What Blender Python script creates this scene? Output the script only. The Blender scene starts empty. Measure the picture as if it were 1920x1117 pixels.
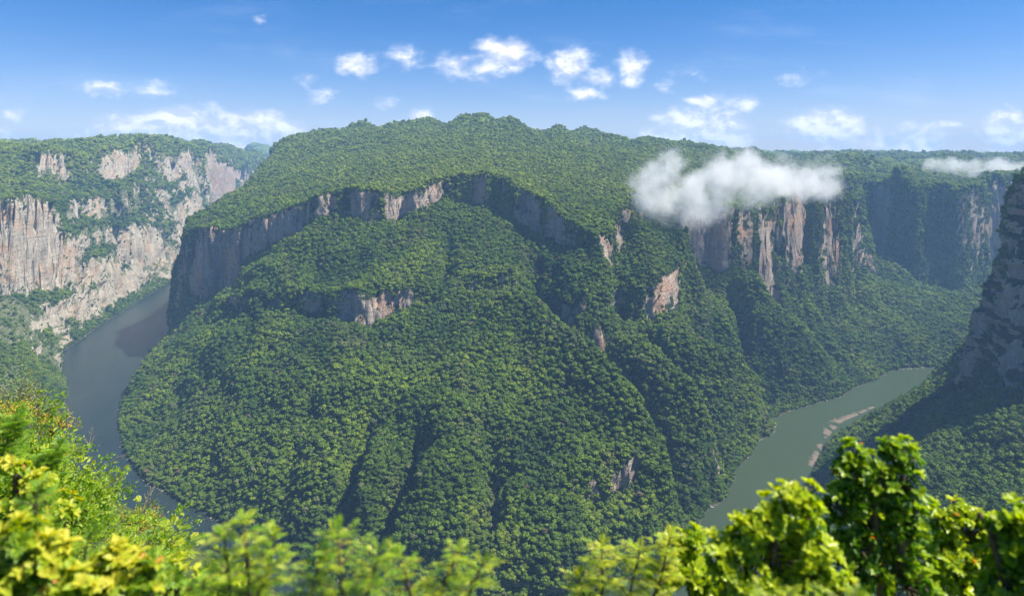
import bpy, math, random
import numpy as np
from mathutils import Vector, Matrix

C = bpy.context
SC = C.scene
COL = SC.collection
rng = np.random.default_rng(7)
random.seed(7)
rad = math.radians

# ------------------------------------------------------------------ camera, sky, sun, exposure
H = 800.0                      # eye height over the river
F = 1250.0                     # focal length in photo pixels (1920 wide)
CX, HY = 960.0, 290.0          # principal column, horizon row
cam_d = bpy.data.cameras.new('camera')
cam = bpy.data.objects.new('camera', cam_d); COL.objects.link(cam)
cam.location = (0, 0, H); cam.rotation_euler = (rad(90), 0, 0)
cam_d.sensor_width = 36; cam_d.lens = F / 1920 * 36
cam_d.shift_y = -(558.5 - HY) / 1920
cam_d.clip_start = 0.05; cam_d.clip_end = 120000
cam_d.dof.use_dof = True; cam_d.dof.focus_distance = 400; cam_d.dof.aperture_fstop = 1.7
SC.camera = cam

SUN_DIR = Vector((0.54, -0.05, 0.84)).normalized()    # towards the sun
SUN_EL = math.asin(SUN_DIR.z)
world = bpy.data.worlds.new('World'); SC.world = world; world.use_nodes = True
sun_d = bpy.data.lights.new('sun', 'SUN'); sun_d.energy = 5.0; sun_d.angle = rad(0.5); sun_d.color = (1.0, 0.94, 0.81)
sun = bpy.data.objects.new('sun', sun_d); COL.objects.link(sun)
sun.rotation_euler = SUN_DIR.to_track_quat('Z', 'Y').to_euler(); sun.location = (500, -500, 3000)
SC.view_settings.view_transform = 'Standard'; SC.view_settings.look = 'None'
SC.view_settings.exposure = 1.0; SC.view_settings.gamma = 1; SC.view_settings.use_curve_mapping = False
cy = SC.cycles
cy.max_bounces = 8; cy.diffuse_bounces = 2; cy.glossy_bounces = 2; cy.transmission_bounces = 3
cy.volume_bounces = 6; cy.transparent_max_bounces = 8
cy.use_adaptive_sampling = True; cy.adaptive_threshold = 0.02
cy.volume_max_steps = 96; cy.volume_step_rate = 1.0
cy.use_denoising = True; cy.denoiser = 'OPENIMAGEDENOISE'
cy.sample_clamp_indirect = 6

# ------------------------------------------------------------------ small node helper
class N:
    def __init__(s, tree): s.t = tree; s.n = tree.nodes; s.l = tree.links
    def new(s, ty, ins=None, **kw):
        n = s.n.new(ty)
        for k, v in kw.items(): setattr(n, k, v)
        for k, v in (ins or {}).items(): s.put(n, k, v)
        return n
    def put(s, n, k, v):
        if isinstance(v, bpy.types.NodeSocket): s.l.new(v, n.inputs[k])
        else: n.inputs[k].default_value = v
    def m(s, op, a, b=None, c=None, clamp=False):
        n = s.n.new('ShaderNodeMath'); n.operation = op; n.use_clamp = clamp
        for i, v in enumerate((a, b, c)):
            if v is not None: s.put(n, i, v)
        return n.outputs[0]
    def vm(s, op, a, b=None):
        n = s.n.new('ShaderNodeVectorMath'); n.operation = op
        s.put(n, 0, a)
        if b is not None: s.put(n, 1, b)
        return n.outputs['Value'] if op in ('DISTANCE', 'LENGTH', 'DOT_PRODUCT') else n.outputs[0]
    def noise(s, vec, scale, detail=4, rough=0.55, dist=0.0):
        n = s.n.new('ShaderNodeTexNoise')
        if vec is not None: s.l.new(vec, n.inputs['Vector'])
        n.inputs['Scale'].default_value = scale; n.inputs['Detail'].default_value = detail
        n.inputs['Roughness'].default_value = rough; n.inputs['Distortion'].default_value = dist
        return n.outputs['Fac']
    def ramp(s, fac, stops, interp='LINEAR'):
        n = s.n.new('ShaderNodeValToRGB'); n.color_ramp.interpolation = interp
        e = n.color_ramp.elements
        while len(e) < len(stops): e.new(0.5)
        for i, (p, c) in enumerate(stops):
            e[i].position = p; e[i].color = tuple(c) + (1,) if len(c) == 3 else c
        s.l.new(fac, n.inputs[0]); return n.outputs[0]
    def mix(s, fac, a, b, kind='MIX'):
        n = s.n.new('ShaderNodeMix'); n.data_type = 'RGBA'; n.blend_type = kind
        s.put(n, 0, fac)
        for k, v in ((6, a), (7, b)):
            if not isinstance(v, bpy.types.NodeSocket): v = tuple(v) + (1,) if len(v) == 3 else v
            s.put(n, k, v)
        return n.outputs[2]
    def map(s, v, a, b, c=0.0, d=1.0, smooth=False):
        n = s.n.new('ShaderNodeMapRange'); n.clamp = True
        if smooth: n.interpolation_type = 'SMOOTHSTEP'
        s.put(n, 0, v)
        for i, x in enumerate((a, b, c, d)): n.inputs[i + 1].default_value = x
        return n.outputs[0]

# ------------------------------------------------------------------ world: clear sky with far small clouds
wn = N(world.node_tree); wn.n.clear()
sky = wn.new('ShaderNodeTexSky', sky_type='NISHITA', sun_disc=False)
sky.sun_elevation = SUN_EL; sky.sun_rotation = math.atan2(SUN_DIR.x, SUN_DIR.y)
sky.altitude = 1000; sky.air_density = 1.0; sky.dust_density = 0.4; sky.ozone_density = 5.0
tc = wn.new('ShaderNodeTexCoord').outputs['Generated']
sep = wn.new('ShaderNodeSeparateXYZ', {0: tc})
invy = wn.m('MAXIMUM', sep.outputs[1], 0.02)
uu = wn.m('DIVIDE', sep.outputs[0], invy); vv = wn.m('DIVIDE', sep.outputs[2], invy)
cv = wn.new('ShaderNodeCombineXYZ', {0: uu, 1: wn.m('MULTIPLY', vv, 1.5), 2: 0.0}).outputs[0]
# each cloud bank: centre and half extents as compass/elevation tangents, strength
CLOUDS = [(668, 118, 42, 24, 1.0), (755, 108, 52, 26, .62), (860, 118, 60, 28, .52), (945, 100, 62, 42, 1.0), (905, 130, 55, 25, .6),
          (1070, 118, 52, 36, .95), (1115, 143, 48, 24, .9), (1187, 130, 34, 36, .75), (1095, 178, 38, 19, .85), (575, 148, 28, 16, .5), (612, 178, 32, 20, .6),
          (728, 195, 24, 18, .5), (200, 172, 62, 18, .55), (290, 174, 50, 17, .5), (1315, 190, 44, 17, .8), (1300, 142, 38, 17, .45), (1245, 160, 22, 13, .35),
          (1395, 205, 34, 24, .45), (1550, 240, 72, 40, 1.2), (1572, 272, 60, 18, .75), (1700, 270, 90, 38, 1.2), (1650, 285, 60, 16, .7), (1783, 234, 18, 11, .7),
          (1895, 250, 60, 44, 1.25), (1905, 285, 60, 16, .8), (1285, 248, 72, 48, 1.15), (1362, 248, 56, 46, 1.1), (1218, 248, 28, 17, .85), (1715, 233, 26, 12, .4),
          (788, 220, 24, 17, 1.0), (745, 238, 34, 14, .9), (490, 220, 56, 18, .75), (255, 240, 80, 26, 1.15), (345, 238, 95, 44, 1.3), (430, 248, 110, 38, 1.3), (520, 246, 60, 24, 1.1), (300, 262, 120, 16, .9), (480, 266, 80, 18, .9), (530, 245, 50, 20, .7),
          (495, 32, 16, 11, .45), (15, 215, 34, 14, .5), (8, 248, 30, 15, .6), (95, 275, 90, 10, .5), (1480, 140, 50, 12, .2), (140, 250, 46, 14, .45)]
dens = None
wob = wn.new('ShaderNodeTexNoise', {'Vector': cv, 'Scale': 11.0, 'Detail': 5.0, 'Roughness': 0.6})
wv = wn.vm('MULTIPLY', wn.vm('SUBTRACT', wob.outputs['Color'], (.5, .5, .5)), (.05, .034, 0))
pv = wn.vm('ADD', wn.new('ShaderNodeCombineXYZ', {0: uu, 1: vv, 2: 0.0}).outputs[0], wv)
for px, py, rx, ry, k in CLOUDS:
    d = wn.vm('LENGTH', wn.vm('MULTIPLY', wn.vm('SUBTRACT', pv, ((px - CX) / F, (HY - py) / F, 0)), (F / rx, F / ry, 0)))
    g = wn.m('MULTIPLY', wn.m('SUBTRACT', 1.25, d), k)
    dens = g if dens is None else wn.m('MAXIMUM', dens, g)
billow = wn.noise(cv, 20, 7, 0.58, 0.2)
billow2 = wn.noise(wn.vm('ADD', cv, (-.006, -.013, 0)), 20, 7, 0.58, 0.2)
cd = wn.m('ADD', wn.m('MULTIPLY', dens, .98), wn.m('MULTIPLY', wn.m('SUBTRACT', billow, .5), 1.6))
calpha = wn.map(cd, .05, .95, 0, 0.9, True)
veil = wn.m('MULTIPLY', wn.map(wn.noise(wn.vm('MULTIPLY', cv, (1.2, 3.5, 0)), 3.2, 5, .6), .5, .8, 0, .28, True), wn.map(vv, 0.0, .22, 1, .35))
relief = wn.map(wn.m('SUBTRACT', billow, billow2), -.07, .09, 0, 1)
ccol = wn.mix(relief, (5.6, 6.0, 7.3), (9.8, 9.6, 9.8))
skyc = wn.new('ShaderNodeHueSaturation', {'Saturation': 1.36, 'Value': 0.94, 'Color': sky.outputs[0]}).outputs[0]
low = wn.map(vv, -.02, .20, .08, 0, True)
skyc = wn.mix(1.0, skyc, (1.12, .88, .98), 'MULTIPLY')
skyc = wn.mix(low, skyc, (5.8, 7.0, 9.6))
skyc = wn.mix(veil, skyc, (6.5, 7.3, 8.8))
skyc = wn.mix(calpha, skyc, ccol)
bg = wn.new('ShaderNodeBackground', {'Color': skyc, 'Strength': 0.074})
wn.l.new(bg.outputs[0], wn.new('ShaderNodeOutputWorld').inputs[0])

# ------------------------------------------------------------------ numpy noise
_T2 = np.random.default_rng(11).random((256, 256)).astype(np.float32)
_T3 = np.random.default_rng(12).random((48, 48, 48)).astype(np.float32)
def vn2(x, y):
    xi = np.floor(x).astype(np.int64); yi = np.floor(y).astype(np.int64)
    fx = (x - xi).astype(np.float32); fy = (y - yi).astype(np.float32)
    fx = fx * fx * fx * (fx * (fx * 6 - 15) + 10); fy = fy * fy * fy * (fy * (fy * 6 - 15) + 10)
    a = _T2[xi & 255, yi & 255]; b = _T2[(xi + 1) & 255, yi & 255]
    c = _T2[xi & 255, (yi + 1) & 255]; d = _T2[(xi + 1) & 255, (yi + 1) & 255]
    return (a + (b - a) * fx) * (1 - fy) + (c + (d - c) * fx) * fy
def fbm2(x, y, o=4, g=.5):
    s = 0; a = 1; t = 0
    for i in range(o):
        s = s + a * (vn2(x + 17.3 * i, y + 9.1 * i) * 2 - 1); t += a; a *= g; x = x * 2.03; y = y * 2.03
    return s / t
def vn3(x, y, z):
    xi = np.floor(x).astype(np.int64); yi = np.floor(y).astype(np.int64); zi = np.floor(z).astype(np.int64)
    fx, fy, fz = [(p - q).astype(np.float32) for p, q in ((x, xi), (y, yi), (z, zi))]
    fx, fy, fz = [f * f * (3 - 2 * f) for f in (fx, fy, fz)]
    r = 0
    for i in (0, 1):
        for j in (0, 1):
            for k in (0, 1):
                r = r + _T3[(xi + i) % 48, (yi + j) % 48, (zi + k) % 48] * (fx if i else 1 - fx) * (fy if j else 1 - fy) * (fz if k else 1 - fz)
    return r
def sstep(a, b, x):
    t = np.clip((x - a) / (b - a), 0, 1); return t * t * (3 - 2 * t)

# ------------------------------------------------------------------ the canyon: surveyed lines -> relief
# plan coordinates: X right, Y ahead (m), Z up. The relief is solved on a (bearing, log distance) grid from
# lines of known height (river banks, cliff feet, rims, ridges), then eroded.
NU, NW = 760, 960
U0, U1 = -1.12, 1.12
W0, W1 = math.log(230.), math.log(15000.)
ug = np.linspace(U0, U1, NU); wg = np.linspace(W0, W1, NW)
cs = np.zeros((NU, NW)); cn = np.zeros((NU, NW))
ck = np.zeros((NU, NW), bool)
def wline(pts, crisp=False):
    pts = np.array(pts, float)
    for a, b in zip(pts[:-1], pts[1:]):
        du = abs(a[0] / a[1] - b[0] / b[1]) / (U1 - U0) * NU; dw = abs(math.log(a[1] / b[1])) / (W1 - W0) * NW
        n = int(max(du, dw) * 2) + 2
        t = np.linspace(0, 1, n)[:, None]; p = a + (b - a) * t
        i = np.round((p[:, 0] / p[:, 1] - U0) / (U1 - U0) * (NU - 1)).astype(int); j = np.round((np.log(np.maximum(p[:, 1], 1)) - W0) / (W1 - W0) * (NW - 1)).astype(int)
        ok = (i >= 0) & (i < NU) & (j >= 0) & (j < NW)
        np.add.at(cs, (i[ok], j[ok]), p[ok, 2]); np.add.at(cn, (i[ok], j[ok]), 1)
        if crisp: ck[i[ok], j[ok]] = True
def pz(px, py, z): Y = F * (H - z) / (py - HY); return ((px - CX) / F * Y, Y, z)
def pY(px, py, Y): return ((px - CX) / F * Y, Y, H - (py - HY) * Y / F)
def LZ(z, *pts):               # a third value: height of the canopy that hides the bank there
    L = []
    for p in pts:
        x, y, _ = pz(p[0], p[1], z + (p[2] if len(p) > 2 else 0)); L.append((x, y, z))
    wline(L); return L
def LY(*pts): L = [pY(*p) for p in pts]; wline(L); return L
def cliff(off, *pts):          # (px, top row, foot row, distance): a rim and the foot below it
    off = off * .5
    fine_ = []
    for (a, t, b, Y), (a2, t2, b2, Y2) in zip(pts[:-1], pts[1:]):
        n = max(1, int(abs(a2 - a) / 11))
        for k in range(n):
            f = k / n; x_ = a + (a2 - a) * f
            j1, j2, j3 = [float(vn2(np.array([x_ / q + o]), np.array([Y / 300.]))[0]) - .5 for q, o in ((26., 3), (17., 40), (15., 80))]
            fine_.append((x_, t + (t2 - t) * f + 9 * j2, b + (b2 - b) * f + 14 * j3, (Y + (Y2 - Y) * f) * (1 + .022 * j1)))
    pts = fine_ + [pts[-1]]
    wline([pY(a, t, Y) for a, t, b, Y in pts], True); wline([pY(a, b, Y - off) for a, t, b, Y in pts], True)

# river banks -------------------------------------------------
bank_ml = LZ(0, (352, 528, 14), (330, 600, 14), (314, 648, 14), (283, 655, 14), (255, 700, 12), (228, 750, 8), (222, 790), (228, 830), (240, 860), (275, 905), (330, 935), (410, 975), (470, 1012), (580, 1065), (700, 1120), (900, 1165), (1100, 1115), (1220, 1060), (1290, 1010))
bank_mr = LZ(0, (1290, 1010), (1306, 992), (1330, 945), (1350, 905), (1398, 862), (1412, 840), (1425, 805), (1440, 788), (1490, 766), (1580, 741), (1600, 727), (1640, 712), (1665, 696), (1700, 689), (1775, 686))
wline([bank_mr[-1], (1950, 2620, 0), (2400, 2900, 0), (3200, 3300, 0)])
wline([bank_ml[0], (-2060, 4700, 0), (-2450, 7000, 0), (-2800, 10000, 0)])
bank_l = LZ(0, (345, 510), (330, 520), (290, 545), (250, 570), (215, 592), (188, 607), (150, 635), (112, 660), (112, 690), (121, 718), (126, 745), (112, 770), (92, 810), (95, 870), (180, 960, 12), (300, 1050, 12), (450, 1120, 12), (650, 1200), (900, 1270), (1150, 1240), (1330, 1150), (1440, 1050, 12), (1492, 975, 12), (1520, 905, 12), (1524, 880, 12), (1547, 830, 14), (1567, 808, 14), (1650, 762, 14), (1705, 738, 14), (1790, 688, 16))
wline([bank_l[-1], (1950, 2440, 0), (2300, 2500, 0), (2900, 2600, 0)])
wline([bank_l[0], (-2330, 4700, 0), (-2800, 7000, 0), (-3200, 10000, 0)])
wline([(-2900, 10000, -20), (-2620, 7000, -20), (-2200, 4700, -20), pz(310, 570, -20), pz(250, 640, -20), pz(170, 740, -20), pz(165, 820, -20), pz(200, 900, -20), pz(330, 985, -20), (-560, 1300, -20), (-300, 1100, -20), (0, 1040, -20), (200, 1100, -20), pz(1370, 1000, -20), pz(1440, 900, -20), pz(1500, 810, -20), pz(1600, 765, -20), pz(1720, 710, -20), (1900, 2520, -20), (2400, 2700, -20)])
# central mountain --------------------------------------------
cliff(28, (350, 446, 545, 2760), (372, 428, 556, 2690), (399, 424, 560, 2640), (425, 436, 550, 2600), (446, 428, 530, 2570), (470, 417, 478, 2540), (525, 401, 458, 2480), (560, 390, 446, 2450), (604, 372, 412, 2420), (640, 360, 402, 2400), (667, 356, 418, 2385), (706, 360, 431, 2375), (745, 366, 420, 2380), (780, 362, 404, 2400), (813, 342, 385, 2420), (852, 330, 385, 2440), (891, 324, 388, 2450), (923, 326, 390, 2430), (955, 340, 414, 2380), (989, 362, 438, 2320), (1025, 375, 455, 2240), (1057, 408, 464, 2150), (1097, 437, 470, 2060), (1124, 456, 480, 2000))
cliff(22, (1124, 456, 480, 2000), (1150, 424, 470, 2090), (1165, 396, 440, 2180), (1185, 372, 420, 2280))
LY((350, 446, 2760), (356, 412, 3000), (400, 385, 3150), (455, 358, 3400), (480, 331, 3700), (498, 307, 4000), (516, 284, 4300), (528, 264, 4600))   # west rim running away
wline([(-1500, 3000, 250), (-1620, 3400, 300), (-1750, 4200, 330), (-1900, 5200, 350)])
LZ(150, (349, 590), (342, 640))
# skyline knolls
def SKY(*pts): LY(*[(a, b + 3, Y) for a, b, Y in pts]); LY(*[(a, b + 5, Y - 170) for a, b, Y in pts]); LY(*[(a, b + 4, Y + 150) for a, b, Y in pts])
SKY((528, 264, 4600), (545, 253, 4650), (562, 248, 4700), (600, 248, 4700), (616, 247, 4650), (636, 253, 4700))
SKY((636, 253, 4900), (655, 243, 5000), (680, 237, 5050), (700, 243, 5000), (716, 241, 4900), (735, 232, 4900), (775, 227, 4900), (803, 228, 4900), (832, 237, 4800), (848, 229, 4600), (880, 221, 4600), (905, 221, 4600), (930, 231, 4600), (962, 231, 4700), (985, 246, 4800), (1003, 249, 4900))
SKY((1003, 249, 4900), (1025, 241, 4700), (1045, 237, 4700), (1066, 246, 4700), (1080, 249, 4900), (1095, 243, 5100), (1108, 247, 5100), (1130, 246, 4800), (1150, 257, 4800), (1177, 263, 4900), (1200, 257, 5000), (1232, 262, 5000), (1280, 266, 4900), (1310, 275, 4800), (1350, 282, 4700), (1400, 288, 4600), (1450, 296, 4600), (1490, 301, 5200), (1540, 295, 5600), (1575, 296, 5600), (1600, 304, 5300))
LY((700, 280, 3700), (800, 268, 3700), (900, 262, 3700), (1000, 275, 3700), (1100, 280, 3700), (1200, 292, 3700), (1300, 310, 3500), (1400, 325, 3400))
wline([(-1500, 6500, 780), (0, 6500, 800), (1500, 6500, 800), (3500, 6500, 760)])
# middle bench and lower bands
cliff(14, (555, 558, 594, 2030), (600, 550, 604, 1990), (640, 550, 612, 1950), (690, 552, 618, 1930), (728, 548, 606, 1940), (780, 540, 578, 1950), (830, 536, 566, 1960))
cliff(12, (400, 568, 592, 2400), (440, 552, 588, 2270), (470, 542, 580, 2190), (500, 546, 590, 2130), (530, 554, 594, 2070))
cliff(16, (870, 528, 556, 1990), (900, 520, 560, 1970), (930, 514, 556, 1960), (965, 505, 535, 1960))
cliff(12, (1035, 560, 590, 1870), (1060, 556, 592, 1865), (1090, 556, 590, 1865), (1110, 545, 572, 1890))
cliff(10, (1090, 925, 955, 1320), (1150, 905, 950, 1335), (1215, 890, 935, 1375))
cliff(10, (880, 850, 890, 1395), (930, 850, 905, 1385), (985, 855, 890, 1385))
LY((470, 530, 2230), (500, 530, 2180), (560, 540, 2090), (640, 535, 2030), (700, 535, 2000), (760, 525, 2020), (860, 505, 2060), (930, 495, 2040))
LY((480, 510, 2330), (560, 485, 2240), (650, 480, 2180), (760, 465, 2190), (900, 440, 2260), (990, 470, 2180), (1100, 505, 1960))
LY((380, 570, 2560), (440, 560, 2400), (480, 575, 2120))
LY((250, 720, 2220), (300, 670, 2300), (350, 620, 2400), (400, 590, 2420))
LY((420, 640, 2060), (520, 640, 1900), (650, 650, 1780), (800, 620, 1830), (900, 600, 1850))
LY((300, 800, 1880), (420, 780, 1740), (560, 770, 1620), (700, 770, 1560), (850, 760, 1540), (1000, 740, 1560))
LY((400, 900, 1580), (520, 900, 1450), (660, 900, 1370), (820, 900, 1330), (980, 890, 1320), (1120, 880, 1340))
LY((650, 1040, 1225), (800, 1040, 1200), (960, 1040, 1195), (1100, 1020, 1230), (1230, 1000, 1310))
# spurs running down to the right-hand reach
LY((930, 562, 1900), (985, 600, 1820), (1040, 642, 1730), (1100, 692, 1640), (1160, 752, 1540), (1200, 812, 1460), (1228, 870, 1410), (1245, 930, 1370), (1252, 985, 1350))
LY((1130, 660, 1830), (1180, 662, 1800), (1240, 712, 1700), (1290, 764, 1620), (1322, 820, 1610), (1344, 880, 1605), (1338, 928, 1545))
LY((1180, 625, 1910), (1240, 642, 1880), (1300, 672, 1860), (1370, 704, 1870), (1418, 738, 1935), (1432, 775, 1960), (1420, 828, 1870))
LY((1345, 640, 2000), (1375, 650, 2000), (1392, 690, 1990))
LY((1300, 600, 2080), (1318, 640, 2010), (1330, 665, 1990))
LY((1385, 520, 2400), (1400, 540, 2340), (1425, 568, 2290), (1480, 620, 2270), (1530, 672, 2240), (1578, 722, 2260))
LY((1330, 550, 2330), (1350, 600, 2150), (1390, 640, 2110), (1440, 720, 2120), (1465, 760, 2110))
def low(d, *pts): wline([(x, y, max(z - d, 3)) for x, y, z in (pY(*p) for p in pts)])
low(32, (1010, 600, 1960), (1085, 668, 1790), (1150, 740, 1660), (1205, 810, 1560), (1245, 880, 1490), (1275, 960, 1420))
low(30, (1200, 655, 1900), (1255, 705, 1800), (1310, 770, 1720), (1350, 830, 1670), (1372, 880, 1640))
low(30, (1300, 668, 2010), (1380, 700, 2045), (1440, 742, 2085))
low(60, (1388, 590, 2260), (1400, 640, 2190), (1412, 690, 2150), (1450, 737, 2130))
# dark nose and the pale cliff under it
cliff(18, (1100, 622, 662, 1850), (1124, 610, 668, 1840), (1150, 600, 640, 1860))
cliff(20, (1168, 570, 612, 1960), (1200, 560, 610, 1960), (1232, 550, 600, 1975), (1256, 520, 572, 2030), (1276, 480, 545, 2110), (1290, 430, 520, 2200))
LY((1150, 500, 2080), (1200, 455, 2170), (1240, 430, 2230), (1270, 420, 2260))
LY((1020, 520, 1960), (1080, 560, 1890), (1150, 545, 1960), (1180, 520, 2030))
# the high wall under the cloud
cliff(30, (1185, 372, 420, 2280), (1230, 380, 425, 2330), (1280, 392, 440, 2370), (1300, 396, 500, 2400), (1340, 396, 500, 2420), (1365, 396, 530, 2430), (1385, 392, 520, 2460), (1420, 388, 500, 2540), (1460, 378, 480, 2620), (1500, 366, 490, 2680), (1550, 356, 520, 2760), (1572, 372, 560, 2800), (1584, 470, 580, 2830))
LY((1572, 352, 2820), (1600, 340, 3100), (1610, 330, 3400))
wline([(1480, 2980, 250), (1560, 3150, 270), (1640, 3300, 270)])
LY((1420, 560, 2500), (1480, 560, 2600), (1540, 590, 2640), (1585, 600, 2700))
# forest fan and the far blue wall
LY((1585, 600, 2700), (1600, 502, 3150), (1650, 515, 3200), (1700, 545, 3100), (1740, 560, 3050), (1800, 566, 3000), (1840, 578, 2950))
LY((1500, 700, 2290), (1560, 660, 2420), (1640, 640, 2560), (1740, 640, 2600), (1830, 640, 2620))
cliff(60, (1590, 330, 485, 3620), (1640, 326, 500, 3650), (1690, 330, 520, 3500), (1720, 390, 545, 3330), (1760, 345, 560, 3350), (1800, 372, 555, 3280), (1812, 350, 560, 3320), (1830, 335, 548, 3420), (1870, 335, 490, 3560), (1920, 330, 480, 3650), (2050, 330, 470, 3850), (2250, 330, 470, 4100))
wline([(2300, 2950, 150), (2700, 3100, 130), (3300, 3500, 130)])
LY((1600, 306, 4700), (1660, 300, 4800), (1720, 303, 4900), (1800, 304, 5200), (1850, 309, 5300), (1920, 303, 5300), (2100, 300, 5200), (2300, 300, 5200))
# far left reach ---------------------------------------------
LY((-380, 285, 3100), (-100, 283, 3400), (0, 284, 3700), (60, 286, 4100), (90, 283, 4300), (160, 276, 4500), (200, 274, 4800), (240, 269, 5000), (290, 267, 5300), (350, 272, 5900), (400, 277, 6600), (450, 283, 7600), (500, 291, 9000))
cliff(45, (-200, 300, 345, 2950), (0, 320, 352, 3250), (60, 320, 350, 3450), (84, 286, 338, 3600), (110, 287, 345, 3680), (160, 296, 350, 3900), (210, 292, 352, 4200), (260, 286, 345, 4500), (290, 278, 330, 4700), (330, 276, 332, 5000), (362, 282, 345, 5300), (400, 284, 372, 5900), (440, 292, 368, 6500), (470, 300, 345, 7300), (500, 300, 330, 8500))
cliff(40, (130, 366, 420, 3480), (180, 376, 425, 3640), (230, 358, 405, 3900), (270, 356, 410, 4200), (300, 364, 405, 4500), (350, 356, 395, 4950), (390, 385, 400, 5600))
cliff(36, (150, 436, 470, 3300), (210, 432, 470, 3560), (250, 424, 490, 3800), (300, 420, 465, 4200), (335, 405, 440, 4700))
cliff(40, (-150, 400, 600, 2330), (-40, 395, 590, 2530), (22, 392, 560, 2650), (50, 384, 578, 2720), (100, 398, 560, 2860), (135, 440, 545, 2990), (158, 500, 535, 3100))
cliff(16, (70, 590, 614, 2620), (110, 580, 616, 2790), (150, 562, 612, 3020), (190, 562, 600, 3230), (240, 530, 556, 3640), (285, 496, 530, 4020))
LY((0, 372, 2950), (60, 372, 3100), (110, 380, 3200), (170, 470, 3230), (215, 480, 3500), (250, 510, 3740), (300, 490, 4150))
LY((-200, 640, 2000), (-60, 640, 2180), (0, 645, 2230), (60, 640, 2420), (105, 645, 2560))
LY((-300, 730, 1750), (-60, 720, 1930), (40, 690, 2130), (90, 680, 2380))
wline([(-4200, 3000, 830), (-4500, 5200, 850), (-4800, 8000, 830), (-5200, 11000, 800)])
wline([(-3600, 14000, 880), pY(420, 281, 12500), pY(470, 272, 12500), pY(500, 268, 12700), pY(530, 266, 13000), pY(600, 262, 13000), pY(760, 268, 13000), pY(1100, 272, 13000), (3000, 13000, 880), pY(1700, 300, 12800), pY(1900, 298, 12800), (12000, 12500, 860)])
# right-hand cliff and the slope under it ---------------------
LY((1990, 250, 1500), (1935, 320, 1550), (1920, 350, 1570), (1905, 400, 1600), (1890, 450, 1630), (1870, 500, 1660), (1852, 560, 1690), (1840, 610, 1720), (1834, 640, 1760), (1810, 662, 1900), (1778, 684, 2330))
LY((2200, 745, 1260), (2000, 745, 1370), (1920, 745, 1430), (1888, 735, 1480), (1862, 690, 1560), (1846, 645, 1640))
wline([(1600, 1500, 820), (1500, 1300, 820), (1500, 1000, 830), (1500, 600, 850)])
wline([(1600, 1500, 820), (1900, 1800, 850), (2600, 1900, 860)])
wline([(1500, 2060, 130), (1800, 2200, 140), (2300, 2250, 200)])
LY((1740, 725, 2080), (1790, 712, 1900), (1830, 700, 1760))
LY((1640, 790, 1830), (1700, 765, 1800), (1760, 760, 1720), (1830, 760, 1600))
LY((1580, 850, 1650), (1660, 850, 1580), (1740, 850, 1490), (1830, 850, 1370), (1920, 850, 1280), (2100, 850, 1150))
LY((1560, 960, 1400), (1660, 950, 1330), (1760, 950, 1240), (1860, 950, 1130), (1960, 950, 1050))
wline([(300, 820, 150), (600, 900, 190), (800, 900, 240), (1000, 850, 330)])
# viewpoint side
wline([(-500, 450, 560), (-260, 400, 420), (0, 380, 400), (260, 400, 420), (450, 450, 520)])
wline([(-260, 235, 620), (0, 235, 560), (260, 235, 620)])
wline([(-1300, 1500, 140), (-900, 1180, 150), (-500, 960, 150), (-100, 800, 150), (300, 820, 150)])
wline([(-1400, 1300, 400), (-900, 850, 400), (-500, 600, 430)])
wline([(-3000, 2800, 800), (-2600, 2400, 750), (-2100, 1900, 700), (-1400, 1250, 700)])

def solve():
    val = np.where(cn > 0, cs / np.maximum(cn, 1), 0); msk = cn > 0
    pyr = [(val, msk)]
    for _ in range(5):
        v, m = pyr[-1]
        a, b = v.shape[0] // 2 * 2, v.shape[1] // 2 * 2
        mm = m[:a, :b].astype(float); vv_ = v[:a, :b] * mm
        s = sum(vv_[i::2, j::2] for i in (0, 1) for j in (0, 1)); c = sum(mm[i::2, j::2] for i in (0, 1) for j in (0, 1))
        pyr.append((np.where(c > 0, s / np.maximum(c, 1), 0), c > 0))
    z = None
    for lv in range(5, -1, -1):
        v, m = pyr[lv]
        if z is None: z = np.full(v.shape, 400.)
        else:
            ix = np.clip((np.arange(v.shape[0]) - .5) / 2, 0, z.shape[0] - 1.001); jx = np.clip((np.arange(v.shape[1]) - .5) / 2, 0, z.shape[1] - 1.001)
            i0 = ix.astype(int); fi = (ix - i0)[:, None]; j0 = jx.astype(int); fj = (jx - j0)[None]
            i1 = np.minimum(i0 + 1, z.shape[0] - 1); j1 = np.minimum(j0 + 1, z.shape[1] - 1)
            z = (z[i0][:, j0] * (1 - fi) + z[i1][:, j0] * fi) * (1 - fj) + (z[i0][:, j1] * (1 - fi) + z[i1][:, j1] * fi) * fj
        z = z.astype(np.float32); v = v.astype(np.float32)
        for _ in range(250 if lv > 1 else 90):
            p = np.pad(z, 1, mode='edge')
            z = np.where(m, v, .25 * (p[:-2, 1:-1] + p[2:, 1:-1] + p[1:-1, :-2] + p[1:-1, 2:]))
    # relax a little, mostly away from the lines, so ridges round off
    for _ in range(2):
        p = np.pad(z, 1, mode='edge')
        q = .25 * (p[:-2, 1:-1] + p[2:, 1:-1] + p[1:-1, :-2] + p[1:-1, 2:])
        keep = ck | np.roll(ck, 1, 1) | np.roll(ck, -1, 1)
        z = np.where(keep, z, z * .5 + q * .5)
    return z
ZG = solve()
UU, WW = np.meshgrid(ug, wg, indexing='ij'); YY = np.exp(WW); XX = UU * YY

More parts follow.
